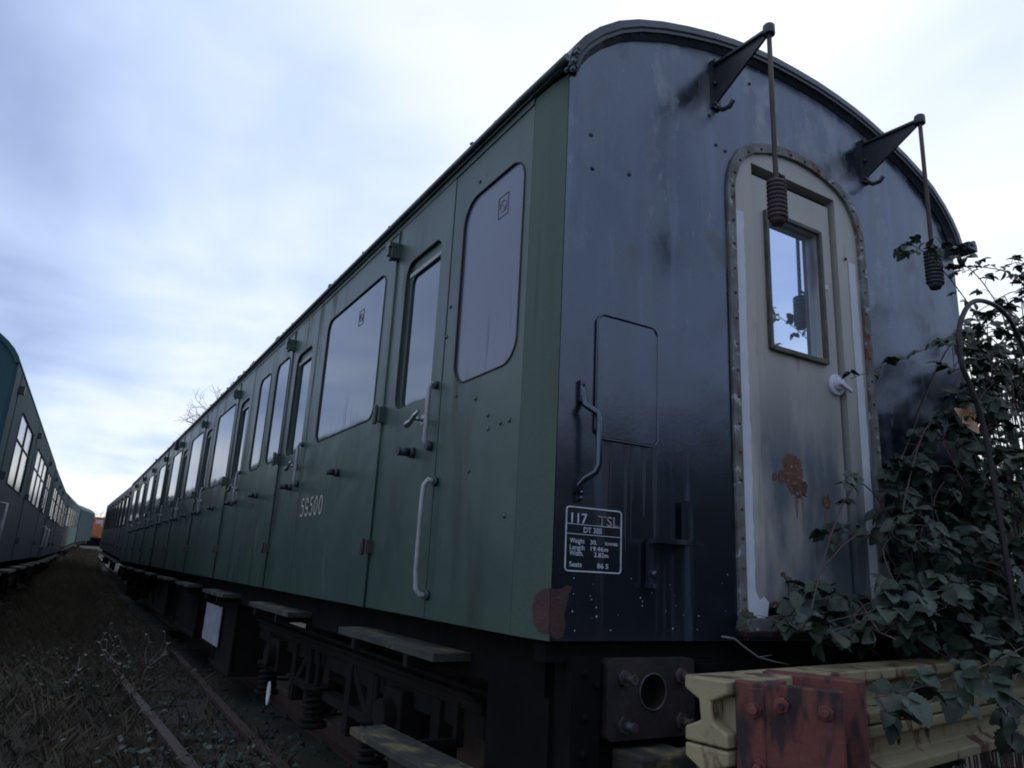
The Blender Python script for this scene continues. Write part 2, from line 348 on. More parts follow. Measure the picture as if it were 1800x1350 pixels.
# ================================================================== MAIN COACH
L1 = 22.8
coach = empty('railway_coach', (0, 0, 0))
tag(coach, 'long green railway coach numbered 59500 with a black end and cream end door', 'train coach')
side = lambda u, v, w: (-1.41 - w, u, v)
P0, PITCH, ND = .96, 2.36, 9
doors = [P0 + PITCH * k for k in range(ND)]
WZ0, WZ1 = 2.045, 2.965
holes = []; bigwins = []; 
holes.append(rr(.275, .835, 2.03, 2.955, [.11, .11, .13, .11]))
segs = []      # fixed panels between doors
edges = [.22] + [v for d in doors for v in (d - .004, d + .749)] + [L1]
for k in range(ND):
    a = doors[k] + .75; 
    if k == 1: bigwins += [(doors[k] + .85, doors[k] + 1.33, k), (doors[k] + 1.56, doors[k] + 2.03, k)]
    elif doors[k] + 2.11 < L1: bigwins.append((doors[k] + .93, doors[k] + 2.11, k))
sb = MB()
for i in range(0, len(edges), 2):
    a, b = edges[i], edges[i + 1]
    if b - a < .1: continue
    hs = [holes[0]] if i == 0 else [rr(w0, w1, WZ0, WZ1, .085) for w0, w1, _ in bigwins if w0 > a and w1 < b]
    sb.sheet([(a, 1.0), (b, 1.0), (b, 3.2), (a, 3.2)], hs, side, .05)
body = sb.build('body_side', m_green, coach)
# top strip over the doors
MB().box(-1.416, -1.36, .22, L1, 3.165, 3.215).build('cantrail', m_green, coach)
# backing behind the gaps
MB().box(-1.365, -1.362, .2, L1, 1.0, 3.2).build('inner_lining', m_groove, coach)
# corner post: two narrow facets bending in to the end
cp = MB()
for a, b in (((-1.41, .218), (-1.404, .10)), ((-1.404, .10), (-1.388, .0))):
    cp.add([(a[0], a[1], 1.0), (b[0], b[1], 1.0), (b[0], b[1], 3.19), (a[0], a[1], 3.19), (a[0] + .04, a[1], 1.0), (b[0] + .04, b[1] + .02, 1.0), (b[0] + .04, b[1] + .02, 3.19), (a[0] + .04, a[1], 3.19)],
           [(0, 1, 2, 3), (4, 7, 6, 5), (0, 4, 5, 1), (3, 2, 6, 7)])
corner = cp.build('corner_panel', m_cornergreen, coach)
# far side and far end
MB().box(1.37, 1.41, .02, L1, 1.0, 3.2).build('far_body_side', m_green, coach)
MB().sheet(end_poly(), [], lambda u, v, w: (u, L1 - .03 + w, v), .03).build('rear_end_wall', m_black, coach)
roof_mesh(L1).build('roof', m_roof, coach)
# roof front rim
rm = MB(); o_ = profile(.004); i2 = profile(-.03); i3 = profile(-.07)
loft(rm, [[(x, -.045, z) for x, z in o_], [(x, -.047, z) for x, z in i2], [(x, -.004, z) for x, z in i3]], False)
loft(rm, [[(x, -.045, z) for x, z in o_], [(x, .05, z) for x, z in profile(.006)]], False)
rim = rm.build('roof_rim', m_rim, coach)
rpts = []
pr = profile(-.052)
for i in range(0, len(pr) - 1):
    for t in (.0, .5):
        x = pr[i][0] * (1 - t) + pr[i + 1][0] * t; z = pr[i][1] * (1 - t) + pr[i + 1][1] * t
        rpts.append((x, -.026, z))
studs('rivet', rpts, (.005, .004, .005), m_rim, rim, 0)
# gutter along cantrail
gt = MB(); gt.tube([(-1.432, -.05, 3.215), (-1.436, .3, 3.222), (-1.438, 3, 3.225), (-1.438, L1 + .02, 3.225)], .016, 8)
gt.box(-1.428, -1.41, .0, L1, 3.196, 3.212)
gt.tube([(1.44, -.10, 3.215), (1.44, L1, 3.225)], .018, 8)
MB().box(1.40, 1.49, -.09, .03, 3.175, 3.225).build('gutter_end', m_rim, coach, bevel=.006)
for k in range(12): gt.blob((-1.415 + .003 * k + random.uniform(-.008, .008), -.045 + random.uniform(-.015, .02), 3.165 + .010 * k), (.013, .018, .012))
gutter = gt.build('gutter', mat('gutter_painted_highlight', (.075, .10, .115), (.04, .05, .055), 8, U, .4, bump=.3), coach)  # pale tone puts the roof edge highlight into the gutter paint
ms = MB()
for k in range(330):
    y = random.uniform(.4, L1) if k % 3 else random.choice([2.9, 4.6, 6.2, 9.5, 12.4]) + random.gauss(0, .35)
    if y < .4 or (noise.noise(Vector((y * 1.3, 0, 0))) < -.05): continue
    s_ = random.uniform(.003, .012) * (2.0 if random.random() < .07 else 1)
    ms.blob((-1.432 + random.uniform(-.012, .03), y, 3.243 + s_ * .5), (s_ * 1.3, s_ * 2.0, s_), 5, .35)
tag(ms.build('moss', m_moss, coach), kind='stuff')

# ---- door prototype (local origin: its right seam at y = 0)
def door_proto(parent, y):
    d = MB().sheet([(.004, 1.0), (.745, 1.0), (.745, 3.165), (.004, 3.165)], [rr(.125, .595, 2.03, 2.89, [.075, .075, .09, .075])], lambda u, v, w: (-1.413 - w, u, v), .05).build('door', m_green, parent, bevel=.003)
    d.location = (0, y, 0)
    f = rr(.125, .595, 2.03, 2.89, [.075, .075, .09, .075])
    fr = MB().sheet(offset_poly(f, .004), [rr(.150, .545, 2.035, 2.80, .05)], lambda u, v, w: (-1.392 - w, u, v), .010).build('window_frame', m_green, d)
    MB().box(-1.398, -1.384, .15, .57, 2.803, 2.826).build('top_rail', m_handle, fr)
    MB().box(-1.382, -1.379, .13, .59, 2.03, 2.88).build('window_pane', m_streakglass, d)
    MB().tube([side(u, v, -.002) for u, v in f], .004, 6, closed=True).build('window_seal', m_seal, d)
    gr = MB(); gr.tube([(-1.419, .747, 1.0), (-1.419, .747, 3.16)], .006, 6); gr.build('hinge_bead', m_green, d)
    for z, big in ((3.02, 1.08), (2.03, 1.0), (1.31, .8)):
        h = MB(); s_ = big
        h.box(-1.47 if big > 1 else -1.452, -1.412, .715, .745, z - .045 * s_, z + .045 * s_); h.box(-1.455, -1.412, .749, .80, z - .032 * s_, z + .038 * s_)
        h.cyl((-1.462, .748, z - .055 * s_), (-1.462, .748, z + .055 * s_), .013, 8)
        if big > 1: h.box(-1.488, -1.44, .712, .785, z + .015, z + .045); h.box(-1.488, -1.412, .728, .762, z - .035, z + .025)
        h.build('hinge', m_green if big > .9 else m_rodrust, d, bevel=.003)
    # grab handle: curved bar, dark feet
    g = MB(); g.tube([(-1.412, .055, 2.075), (-1.440, .055, 2.078), (-1.449, .058, 2.05), (-1.449, .062, 1.80), (-1.440, .066, 1.775), (-1.412, .068, 1.775)], .0115, 8)
    gh = g.build('grab_handle', m_handle, d)
    MB().cyl((-1.41, .05, 2.07), (-1.432, .05, 2.07), .020, 10).build('handle_foot', m_iron, gh); MB().cyl((-1.41, .064, 1.775), (-1.442, .064, 1.775), .024, 10).build('handle_foot', m_iron, gh)
    t = MB(); t.cyl((-1.412, .165, 1.915), (-1.425, .165, 1.915), .026, 14); t.tube([(-1.42, .165, 1.915), (-1.47, .165, 1.918)], .010, 8)
    t.tube([(-1.472, .108, 1.945), (-1.474, .15, 1.928), (-1.474, .19, 1.905), (-1.475, .225, 1.896), (-1.475, .243, 1.892)], [.008, .011, .012, .017, .015], 8)
    t.build('door_handle', m_chrome, d)
    bf = MB(); bf.cyl((-1.41, .265, 1.765), (-1.44, .265, 1.765), .027, 14); bf.cyl((-1.44, .265, 1.765), (-1.492, .265, 1.765), .021, 14); bf.cyl((-1.492, .265, 1.765), (-1.50, .265, 1.765), .023, 14)
    bf.build('door_stop', m_iron, d)
    return d
dp = door_proto(coach, doors[0])
for k in range(1, ND): dup(dp, coach, (0, PITCH * k, 0))
# ---- big windows
def win(parent, a, b, z0, z1, r, m, seal=.0045):
    w = MB().box(-1.404, -1.400, a - .02, b + .02, z0 - .02, z1 + .02).build('window', m, parent)
    MB().tube([side(u, v, .001) for u, v in rr(a, b, z0, z1, r)], seal, 6, closed=True).build('window_seal', m_seal, w)
    return w
cw = win(coach, .275, .835, 2.03, 2.955, [.11, .11, .13, .11], m_dirtyglass); cw['label'] = 'grimy end window streaked with green algae'
for a, b, k in bigwins: win(coach, a, b, WZ0, WZ1, .085, m_streakglass)
# faint square stickers at the top of two panes
for (y0_, s_) in ((.42, .085), (2.28, .085)):
    st_ = MB(); st_.tube([(-1.4055, y0_ + a * s_, 2.74 + b * s_) for a, b in ((0, 0), (1, 0), (1, 1.2), (0, 1.2))], .0016, 5, closed=True)
    st_.tube([(-1.4055, y0_ + s_ * .5 + math.cos(a) * s_ * .32, 2.74 + s_ * .6 + math.sin(a) * s_ * .32) for a in [i * math.pi / 6 for i in range(12)]], .0016, 5, closed=True)
    st_.tube([(-1.4055, y0_ + s_ * .28, 2.74 + s_ * .36), (-1.4055, y0_ + s_ * .72, 2.74 + s_ * .84)], .0016, 5)
    st_.build('window_sticker', m_rletter, coach)
# door stops in the middle of each bay
for k in range(ND - 1):
    bf = MB(); y = doors[k] + 1.475; bf.cyl((-1.41, y, 1.775), (-1.44, y, 1.775), .026, 14); bf.cyl((-1.44, y, 1.775), (-1.488, y, 1.775), .020, 14); bf.build('door_stop', m_iron, coach)
# long commode handle by the first door
lh = MB(); lh.tube([(-1.41, .945, 1.60), (-1.448, .948, 1.605), (-1.462, .958, 1.58), (-1.465, .962, 1.50), (-1.466, .962, 1.2), (-1.462, .956, 1.125), (-1.450, .946, 1.10), (-1.41, .940, 1.10)], [.013, .013, .0115, .0105, .0105, .0115, .013, .013], 8)
lg = lh.build('long_handle', m_handle, coach)
for q in (1.60, 1.10): MB().cyl((-1.41, .933, q), (-1.43, .933, q), .022, 10).build('handle_foot', m_iron, lg)
# marks on the side: small bolts and dents
for y, z in ((.60, 1.93), (.48, 1.84), (.37, 1.79), (.30, 1.79), (.62, 1.62), (.30, 1.42), (.47, 1.78), (.70, 3.02), (.93, 2.45), (.945, 2.30), (.79, 1.98)):
    MB().blob((-1.411, y, z), (.006, .010, .010), 7, .2).build('body_bolt', m_green, coach)
MB().box(-1.47, -1.41, 12.0, 12.12, 3.04, 3.20).build('lamp_bracket', m_iron, coach, bevel=.01)
MB().tube([(-1.412, 13.42, 1.0), (-1.412, 13.42, 3.2)], .012, 6).build('body_joint', m_groove, coach)
# seams in the fixed panel (vertical sheet joints)
def stroke(mb, pts, hw, fn):
    pts = [Vector(p) for p in pts]; L_, R_ = [], []
    for i, p in enumerate(pts):
        t = (pts[min(i + 1, len(pts) - 1)] - pts[max(i - 1, 0)]).normalized(); n_ = Vector((-t.y, t.x)); L_.append(p + n_ * hw); R_.append(p - n_ * hw)
    k = len(pts); mb.add([fn(a.x, a.y, .002) for a in L_ + R_], [(i, i + 1, k + i + 1, k + i) for i in range(k - 1)])
def arc(cx, cy, rx, ry, a0, a1, n=14): return [(cx + rx * math.cos(R(a0 + (a1 - a0) * i / n)), cy + ry * math.sin(R(a0 + (a1 - a0) * i / n))) for i in range(n + 1)]
num = MB(); hw = .0070
for i, ch in enumerate('59500'):
    f_ = lambda u, v, w, i=i: (-1.4112 - w, 3.225 - (i * .111 + u), 1.522 + v)
    if ch == '0': stroke(num, arc(.042, .0675, .032, .059, 0, 361, 28), hw, f_)
    if ch == '9': stroke(num, arc(.042, .092, .032, .035, -10, 351, 20), hw, f_); stroke(num, [(.074, .095), (.074, .06)] + arc(.042, .045, .032, .037, 0, -150, 12), hw, f_)
    if ch == '5': stroke(num, [(.072, .127), (.018, .127)], hw, f_); stroke(num, [(.020, .133), (.014, .068)], hw, f_); stroke(num, [(.014, .072)] + arc(.040, .045, .034, .037, 115, -150, 16), hw, f_)
num.build('number', m_letter, coach, fixn=False)

# ---- end wall with doorway
endf = lambda u, v, w: (u, -w, v)
def arch(hw, zb, zs, n=8):
    """doorway outline with rounded shoulders and a shallow arched head"""
    top = [(-hw, zs), (-hw * .985, zs + .07), (-hw * .93, zs + .15), (-hw * .83, zs + .225), (-hw * .68, zs + .28), (-hw * .45, zs + .32), (-hw * .22, zs + .343), (0, zs + .35)]
    top = top + [(-x, z) for x, z in top[:-1][::-1]]
    return [(hw, zb)][:0] + [(-hw, zb)] + top + [(hw, zb)]
F_out = arch(.492, 1.045, 2.965); F_in = arch(.455, 1.085, 2.955)
F_in = [(x, z - (.0)) for x, z in F_in]
F_in2 = [(x * (.455 / .492), 1.085 if z < 1.2 else z - .034 * max(0, (z - 2.9)) / .4) for x, z in F_out]
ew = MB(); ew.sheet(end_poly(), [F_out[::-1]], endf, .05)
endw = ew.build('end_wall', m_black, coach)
fr = MB().sheet([(x, z) for x, z in offset_poly(F_out, .012)], [F_in2[::-1]], lambda u, v, w: (u, -w - .014, v), .03).build('doorway_frame', m_framestrip, coach, bevel=.003)
fpts = []
for z in [1.16 + .118 * i for i in range(16)]:
    for s_ in (-1, 1): fpts.append((s_ * .474, -.016, z))
for i in range(1, len(F_out) - 2):
    x = (F_out[i][0] + F_out[i + 1][0]) / 2 * .965; z = (F_out[i][1] + F_out[i + 1][1]) / 2 - .016; fpts.append((x, -.016, z))
studs('rivet', fpts, (.007, .005, .007), m_rust, fr)
# cream lining between frame and door
li = MB().sheet([(x, z) for x, z in F_in2], [[(-.325, 1.09), (-.325, 3.165), (.292, 3.165), (.292, 1.09)]], lambda u, v, w: (u, -w + .004, v), .06).build('doorway_lining', m_cream, coach)
def jag(x0, x1, z0, z1, n=60, j=.006, r=.02):
    a = [(x0 + random.uniform(-j * .3, j * .3), z0 + (z1 - z0) * i / n) for i in range(n + 1)]; b = [(x1 + random.uniform(-j, j), z1 - (z1 - z0) * i / n) for i in range(n + 1)]
    return b[::-1][:0] + [(x1 + random.uniform(-j, j) * .6, z0 + (z1 - z0) * i / n) for i in range(n + 1)] + [(x0 + random.uniform(-j, j) * .3, z1 - (z1 - z0) * i / n) for i in range(n + 1)]
ws = MB(); ws.sheet(jag(-.453, -.392, 1.09, 2.88), [], lambda u, v, w: (u, -w, v), .003); ws.sheet([(-.452, 1.088), (-.33, 1.088), (-.318, 1.15), (-.345, 1.17), (-.37, 1.155), (-.40, 1.20), (-.452, 1.22)], [], lambda u, v, w: (u, -w - .001, v), .003)
ws.sheet(jag(.372, .428, 1.09, 2.84), [], lambda u, v, w: (u, -w, v), .003)
ws.build('white_strip', m_white, li)
# door leaf, set back
dl = MB().sheet([(-.322, 1.135), (.262, 1.135), (.262, 3.12), (-.322, 3.12)], [[(-.213, 2.275), (-.213, 2.934), (.157, 2.934), (.157, 2.275)]], lambda u, v, w: (u, .022 - w, v), .04).build('end_door', m_cream, coach, bevel=.002)
dl['label'] = 'cream end door with rust patches and a small window'
MB().box(-.33, .295, .075, .078, 1.05, 3.17).build('door_recess', m_groove, coach)
MB().box(-.323, -.317, .012, .02, 1.14, 3.10).build('door_edge', m_groove, dl)
wf = MB(); wf.box(-.233, -.213, .002, .028, 2.255, 2.95); wf.box(.157, .177, .002, .028, 2.255, 2.95); wf.box(-.213, .157, .004, .027, 2.934, 2.955); wf.box(-.213, .157, .000, .03, 2.252, 2.275)
wf.build('window_frame', mat('weathered_window_moulding', (.11, .105, .085), (.05, .05, .042), 14, U, .7, bump=.6, bsc=70), dl, bevel=.003)
MB().box(-.222, .166, .056, .060, 2.265, 2.945).build('window_pane', m_mirror, dl)
kb = MB(); kb.cyl((.228, .022, 2.165), (.228, .004, 2.165), .052, 24); kb.cyl((.228, .004, 2.165), (.228, -.02, 2.165), .03, 16)
kb.obox((.24, -.03, 2.15), (1, 0, -.35), (0, 1, 0), (.35, 0, 1), .045, .008, .010)
kb.build('door_lock', m_white, dl, bevel=.004)
MB().box(.175, .225, .0195, .0215, 2.655, 2.68).build('paper_label', m_white, dl)
def patch(cx, cz, rx, rz, n=90, j=.25, seed=1):
    out = []
    for i in range(n):
        a = 2 * math.pi * i / n; q = Vector((math.cos(a), math.sin(a), seed * 3.7))
        k = 1 + j * 1.6 * noise.noise(q * 1.6) + j * .9 * noise.noise(q * 4.5) + j * .55 * noise.noise(q * 13)
        out.append((cx + math.cos(a) * rx * k, cz + math.sin(a) * rz * k))
    return out
for i, (x, z, a, b) in enumerate(((-.107, 1.71, .068, .085), (-.075, 1.625, .03, .03), (-.225, 1.675, .014, .018), (.115, 1.60, .024, .035), (-.185, 1.68, .018, .03), (-.035, 1.64, .018, .035), (-.20, 1.265, .014, .010), (-.17, 1.25, .02, .008), (-.12, 1.21, .014, .024))):
    MB().sheet(patch(x, z, a, b, seed=i + 2), [], lambda u, v, w, i=i: (u, .0214 - .0007 * i - w, v), .009).build('rust_patch', m_rust, dl)
m_run = mat('rust_run', (.17, .12, .095), (.12, .085, .07), 30, (1, 1, .3), .7)
for i, (x, z, w, h) in enumerate(((-.09, 1.60, .016, .10), (-.05, 1.60, .006, .16), (-.225, 1.66, .005, .13), (.118, 1.565, .009, .22), (.105, 1.57, .004, .14), (-.12, 1.19, .006, .05), (-.17, 1.24, .005, .07), (.03, 1.50, .004, .18))):
    MB().sheet([(x - w, z), (x - w * .2, z - h), (x + w * .3, z - h * .9), (x + w, z)], [], lambda u, v, w_, i=i: (u, .0218 - .0001 * i - w_, v), .002).build('rust_run', m_run, dl)
# jagged rust along the door foot and the sill
rs = MB(); pts = [(-.322 + .0146 * i, 1.128) for i in range(41)]; pts = pts + [(.262 - .0146 * i, 1.142 + abs(random.gauss(0, .014))) for i in range(41)]
rs.sheet(pts, [], lambda u, v, w: (u, .0215 - w, v), .003); rs.build('rusted_foot', m_rust, dl)
sl = MB().box(-.50, .50, -.035, .02, 1.015, 1.040).box(-.33, .30, .0, .07, 1.045, 1.062).build('door_sill', m_rustplate, coach, bevel=.004)
MB().sheet(patch(-.47, 1.07, .035, .055, seed=9), [], lambda u, v, w: (u, -w - .016, v), .003).build('rust_patch', m_rust, coach)
# red oxide repair at the lower corner (wraps the corner)
MB().sheet([(-1.3885, 1.02), (-1.36, 1.005), (-1.335, 1.015), (-1.325, 1.05), (-1.332, 1.09), (-1.322, 1.12), (-1.315, 1.155), (-1.30, 1.178), (-1.322, 1.182), (-1.345, 1.170), (-1.37, 1.166), (-1.3885, 1.170)], [], lambda u, v, w: (u, -w - .001, v), .003).build('primer_patch', m_redoxide, coach)
MB().sheet([(p[0], p[1]) for p in [(.0, 1.025), (.0, 1.17), (.04, 1.165), (.075, 1.14), (.085, 1.10), (.075, 1.05), (.045, 1.025)]], [], lambda u, v, w: (-1.390 - u * .16 - w - .003, u, v), .003).build('primer_patch', m_redoxide, coach)
# access panel with sealant edges
pp = rr(-1.215, -.925, 1.715, 2.185, .03)
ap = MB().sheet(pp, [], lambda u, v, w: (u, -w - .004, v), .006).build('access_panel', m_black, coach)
be = MB(); be.tube([(x + random.uniform(-.003, .003), -.006, z + random.uniform(-.002, .002)) for x, z in offset_poly(pp, .006)], [.0032 + random.uniform(-.0015, .002) for _ in pp], 6, closed=True)
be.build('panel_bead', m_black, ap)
# pipe handle left of panel
hp = MB(); hp.tube([(-1.287, -.005, 1.905), (-1.285, -.012, 1.86), (-1.283, -.02, 1.82), (-1.275, -.05, 1.80), (-1.255, -.062, 1.785), (-1.248, -.065, 1.76), (-1.248, -.065, 1.60), (-1.256, -.058, 1.572), (-1.280, -.03, 1.55), (-1.292, -.012, 1.53), (-1.292, -.006, 1.49)],
                   [.013, .012, .012, .0125, .0125, .012, .012, .0125, .0125, .012, .013], 8)
hp.box(-1.300, -1.270, -.016, -.002, 1.83, 1.91); hp.box(-1.303, -1.277, -.014, -.002, 1.47, 1.54)
for z in (1.895, 1.85, 1.535, 1.50, 1.48): hp.blob((-1.287, -.018, z), (.008, .007, .008), 7, .2)
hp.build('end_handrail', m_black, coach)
# Z shaped step iron
si = MB(); si.box(-.812, -.762, -.030, -.018, 1.365, 1.515); si.box(-.79, -.77, -.018, .0, 1.40, 1.48); si.box(-.975, -.765, -.085, -.012, 1.345, 1.362)
si.box(-.985, -.955, -.030, -.014, 1.19, 1.35); si.box(-.99, -.93, -.045, -.010, 1.185, 1.20); si.blob((-.965, -.035, 1.235), (.012, .012, .012))
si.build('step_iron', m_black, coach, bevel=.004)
# weight and dimension plate: white outline and words
DX0, DX1, DZ0, DZ1 = -1.338, -1.090, 1.228, 1.451
DTW, DTH = DX1 - DX0, DZ1 - DZ0
dpan = MB(); rp = rr(DX0, DX1, DZ0, DZ1, .014)
dpan.sheet(rp, [rr(DX0 + .0045, DX1 - .0045, DZ0 + .0045, DZ1 - .0045, .010)], lambda u, v, w: (u, -w - .003, v), .002)
for fr_ in (.275, .426): dpan.box(DX0 + .004, DX1 - .004, -.003, -.001, DZ1 - fr_ * DTH - .0011, DZ1 - fr_ * DTH + .0011)
dpo = dpan.build('data_panel', m_wletter, coach); dpo['label'] = 'white outlined data panel stencilled on the black end'
ef = lambda u, v, w: (u, -.0015 - w, v)
for s_, u, v, w_, h_, m_ in (('117', .09, .255, .28, .155, m_wletter), ('TSL', .56, .265, .38, .155, m_rletter), ('DT 305', .31, .395, .32, .085, m_wletter), ('Weight', .075, .565, .255, .075, m_wletter), ('30.', .43, .57, .12, .07, m_wletter),
                         ('tonnes', .69, .565, .235, .065, m_wletter), ('Length', .075, .665, .255, .075, m_wletter), ('19.46m', .44, .668, .31, .07, m_wletter), ('Width.', .075, .755, .235, .075, m_wletter), ('2.82m', .50, .76, .255, .07, m_wletter),
                         ('Seats', .075, .925, .215, .075, m_wletter), ('86 S', .56, .93, .20, .075, m_wletter)):
    text(s_, ef, DX0 + u * DTW, DZ1 - v * DTH, h_ * DTH, w_ * DTW, m_, dpo)
# dried runs under the access panel
m_drip = mat('dried_grime_run', (.030, .036, .050), (.018, .022, .032), 12, (1, 1, .2), .55)
rnd = random.Random(21)
for i in range(9):
    x = rnd.uniform(-1.21, -.93); w = rnd.uniform(.004, .018); z = 1.708; h = rnd.uniform(.12, .42)
    MB().sheet([(x - w, z), (x - w * .8, z - h * .5), (x - w * .3, z - h), (x + w * .2, z - h * .97), (x + w * .7, z - h * .5), (x + w, z)], [], lambda u, v, w_, i=i: (u, -w_ - .0008 - .0001 * i, v), .002).build('grime_run', m_drip, endw)
# stray paint spots and bolts on the end
sp_ = MB()
rnd = random.Random(11)
for k in range(34):
    x = rnd.uniform(-1.37, -.55); z = rnd.uniform(1.02, 1.25) if k < 34 else rnd.uniform(1.45, 1.6)
    if k >= 34: x = rnd.uniform(-1.37, -1.2)
    r_ = rnd.uniform(.0012, .003); sp_.blob((x, -.001, z), (r_, .001, r_), 6, .2)
tag(sp_.build('paint_spots', m_wletter, endw), kind='stuff')
studs('end_bolt', [(x, -.002, z) for x, z in ((-1.27, 2.95), (-1.26, 2.80), (-1.07, 2.84), (-.60, 3.31), (-.56, 3.17), (-.50, 3.16), (.35, 2.85), (-.32, 3.60))], (.009, .006, .009), m_iron, endw)
# lamp-iron style brackets with hanging spring rods
def bracket(x, label=None):
    b = MB(); zb, zt, tipy, tz = 3.372, 3.585, -.325, 3.562
    b.box(x - .028, x + .028, -.016, 0, zb - .02, zt + .018)
    # tapering web: profile in y,z with thickness in x
    web = [(-.0, zb), (-.012, zt), (-.30, tz + .012), (-.33, tz - .012), (-.29, tz - .035)]
    b.sheet([(-a, z) for a, z in web], [], lambda u, v, w: (x - .006 - w, -u, v), .012)
    b.sheet([(a, z) for a, z in ((0, .0), (.32, .0), (.32, .02), (0, .02))], [], lambda u, v, w: (x - .020 + v * 2.0, -u - .01, zt + .004 - (zt - tz) * u / .32 + w), .012)
    b.cyl((x, tipy, tz - .02), (x, tipy, tz + .022), .026, 14); b.blob((x, tipy, tz + .02), (.026, .026, .014), 12, 0)
    for z in (zt + .014, zb - .004, (zt + zb) / 2): b.blob((x - .016, -.022, z), (.011, .010, .011), 7, .15)
    b.tube([(x + .01, -.012, zb - .01), (x + .012, -.04, zb - .035), (x + .02, -.075, zb - .035), (x + .024, -.095, zb - .012)], .011, 8)
    o = b.build('spring_bracket', m_iron, coach, bevel=.002)
    top = Vector((x, tipy, tz)); bot = Vector((x + (-.012 if x > 0 else .003), tipy, 2.64)); ct = top.lerp(bot, .795)
    MB().tube([top, top.lerp(ct, .5), ct, bot], .0105, 8).build('rod', m_rodrust, o)
    cpts = []; turns = 9; a0 = ct; 
    for i in range(turns * 12 + 1):
        t = i / (turns * 12); p = ct.lerp(bot + Vector((0, 0, .018)), t); a = i / 12 * 2 * math.pi
        cpts.append(p + Vector((math.cos(a) * .032, math.sin(a) * .032, 0)))
    c_ = MB(); c_.tube(cpts, .0095, 6); c_.cyl(ct, bot, .020, 10); c_.cyl(bot + Vector((0, 0, .028)), bot + Vector((0, 0, -.006)), .036, 14, .024)
    c_.tube([ct + Vector((.032, 0, 0)), ct + Vector((.05, 0, .012)), ct + Vector((.045, 0, .035)), ct + Vector((.01, 0, .036))], .008, 6)
    c_.build('coil_spring', m_rodrust if x < 0 else m_iron, o)
bracket(-.565); bracket(.565)
# ---- underframe
uf = MB()
uf.box(-1.30, -1.22, .15, L1 - .1, .80, .985); uf.box(1.22, 1.30, .15, L1 - .1, .80, .985); uf.box(-1.22, 1.22, .15, L1 - .1, .90, .98)
uf.box(-1.38, 1.38, .03, .10, .93, .99)
uf.box(-1.30, -1.10, .12, .55, .50, .80)
for k in range(22): uf.box(-1.225, -1.15, .9 + k * 1.0, .95 + k * 1.0, .80, .985)
uf.build('solebar', m_dark, coach)
hs = MB(); hs.box(-1.28, 1.28, .02, .12, .55, .93); hs.box(-1.30, -1.18, -.01, .02, .50, .95); hs.box(-.72, -.62, -.012, .02, .56, .92); hs.box(.62, .72, -.012, .02, .56, .92)
for x, z in ((-1.25, .9), (-1.25, .76), (-1.25, .65), (-1.2, .86)): hs.blob((x, -.016, z), (.013, .010, .013), 8, .1)
hs.build('headstock', m_dark, coach, bevel=.005)
for sgn in (-1, 1):
    cx = .965 * sgn; plate = MB().sheet(rr(cx - .20, cx + .20, .685, .945, .022), [[(cx + .058 * math.cos(a), .835 + .058 * math.sin(a)) for a in [-i * math.pi / 12 for i in range(24)]]], lambda u, v, w: (u, -.030 - w, v), .045).build('buffer_base', m_rustplate, coach, bevel=.003)
    cup = MB(); cup.tube([(cx, -.02, .835), (cx, .10, .83)], .058, 24, cap=False); cup.blob((cx, .06, .79), (.04, .02, .025), 10, .1); cup.cyl((cx, .085, .83), (cx, .09, .83), .057, 20)
    cup.build('buffer_socket', m_rustplate, plate)
    ring = MB(); ring.tube([(cx + .060 * math.cos(a), -.032, .835 + .060 * math.sin(a)) for a in [i * math.pi / 12 for i in range(24)]], .0035, 6, closed=True); ring.build('socket_rim', m_steelbolt, plate)
    for dx in (-.13, .13):
        for z in (.885, .735):
            st = MB(); st.cyl((cx + dx, -.028, z), (cx + dx, -.042, z), .028, 6); st.cyl((cx + dx, -.042, z), (cx + dx, -.085, z), .014, 14); st.tube([(cx + dx, -.084, z), (cx + dx, -.09, z)], [.017, .015], 14); st.cyl((cx + dx, -.090, z), (cx + dx, -.0905, z), .008, 10)
            st.build('stud', m_steelbolt if dx < 0 else m_rodrust, plate)
# step boards under the doors
for k in range(ND):
    a = doors[k] - (.26 if k == 0 else .30); b = a + 1.22
    s0 = MB(); nseg = 10
    xs0, xs1 = -1.475, -1.30
    poly = [(a + (b - a) * i / nseg, xs1) for i in range(nseg + 1)] + [(b - (b - a) * i / nseg, xs0 + random.uniform(-.006, .010)) for i in range(nseg + 1)]
    s0.sheet(poly, [], lambda u, v, w: (v, u, .885 + w), .034)
    o = s0.build('step_board', m_wood, coach, bevel=.004)
    for q in (a + .25, b - .29): MB().box(-1.48, -1.24, q, q + .04, .80, .848).build('step_bracket', m_dark2, o)
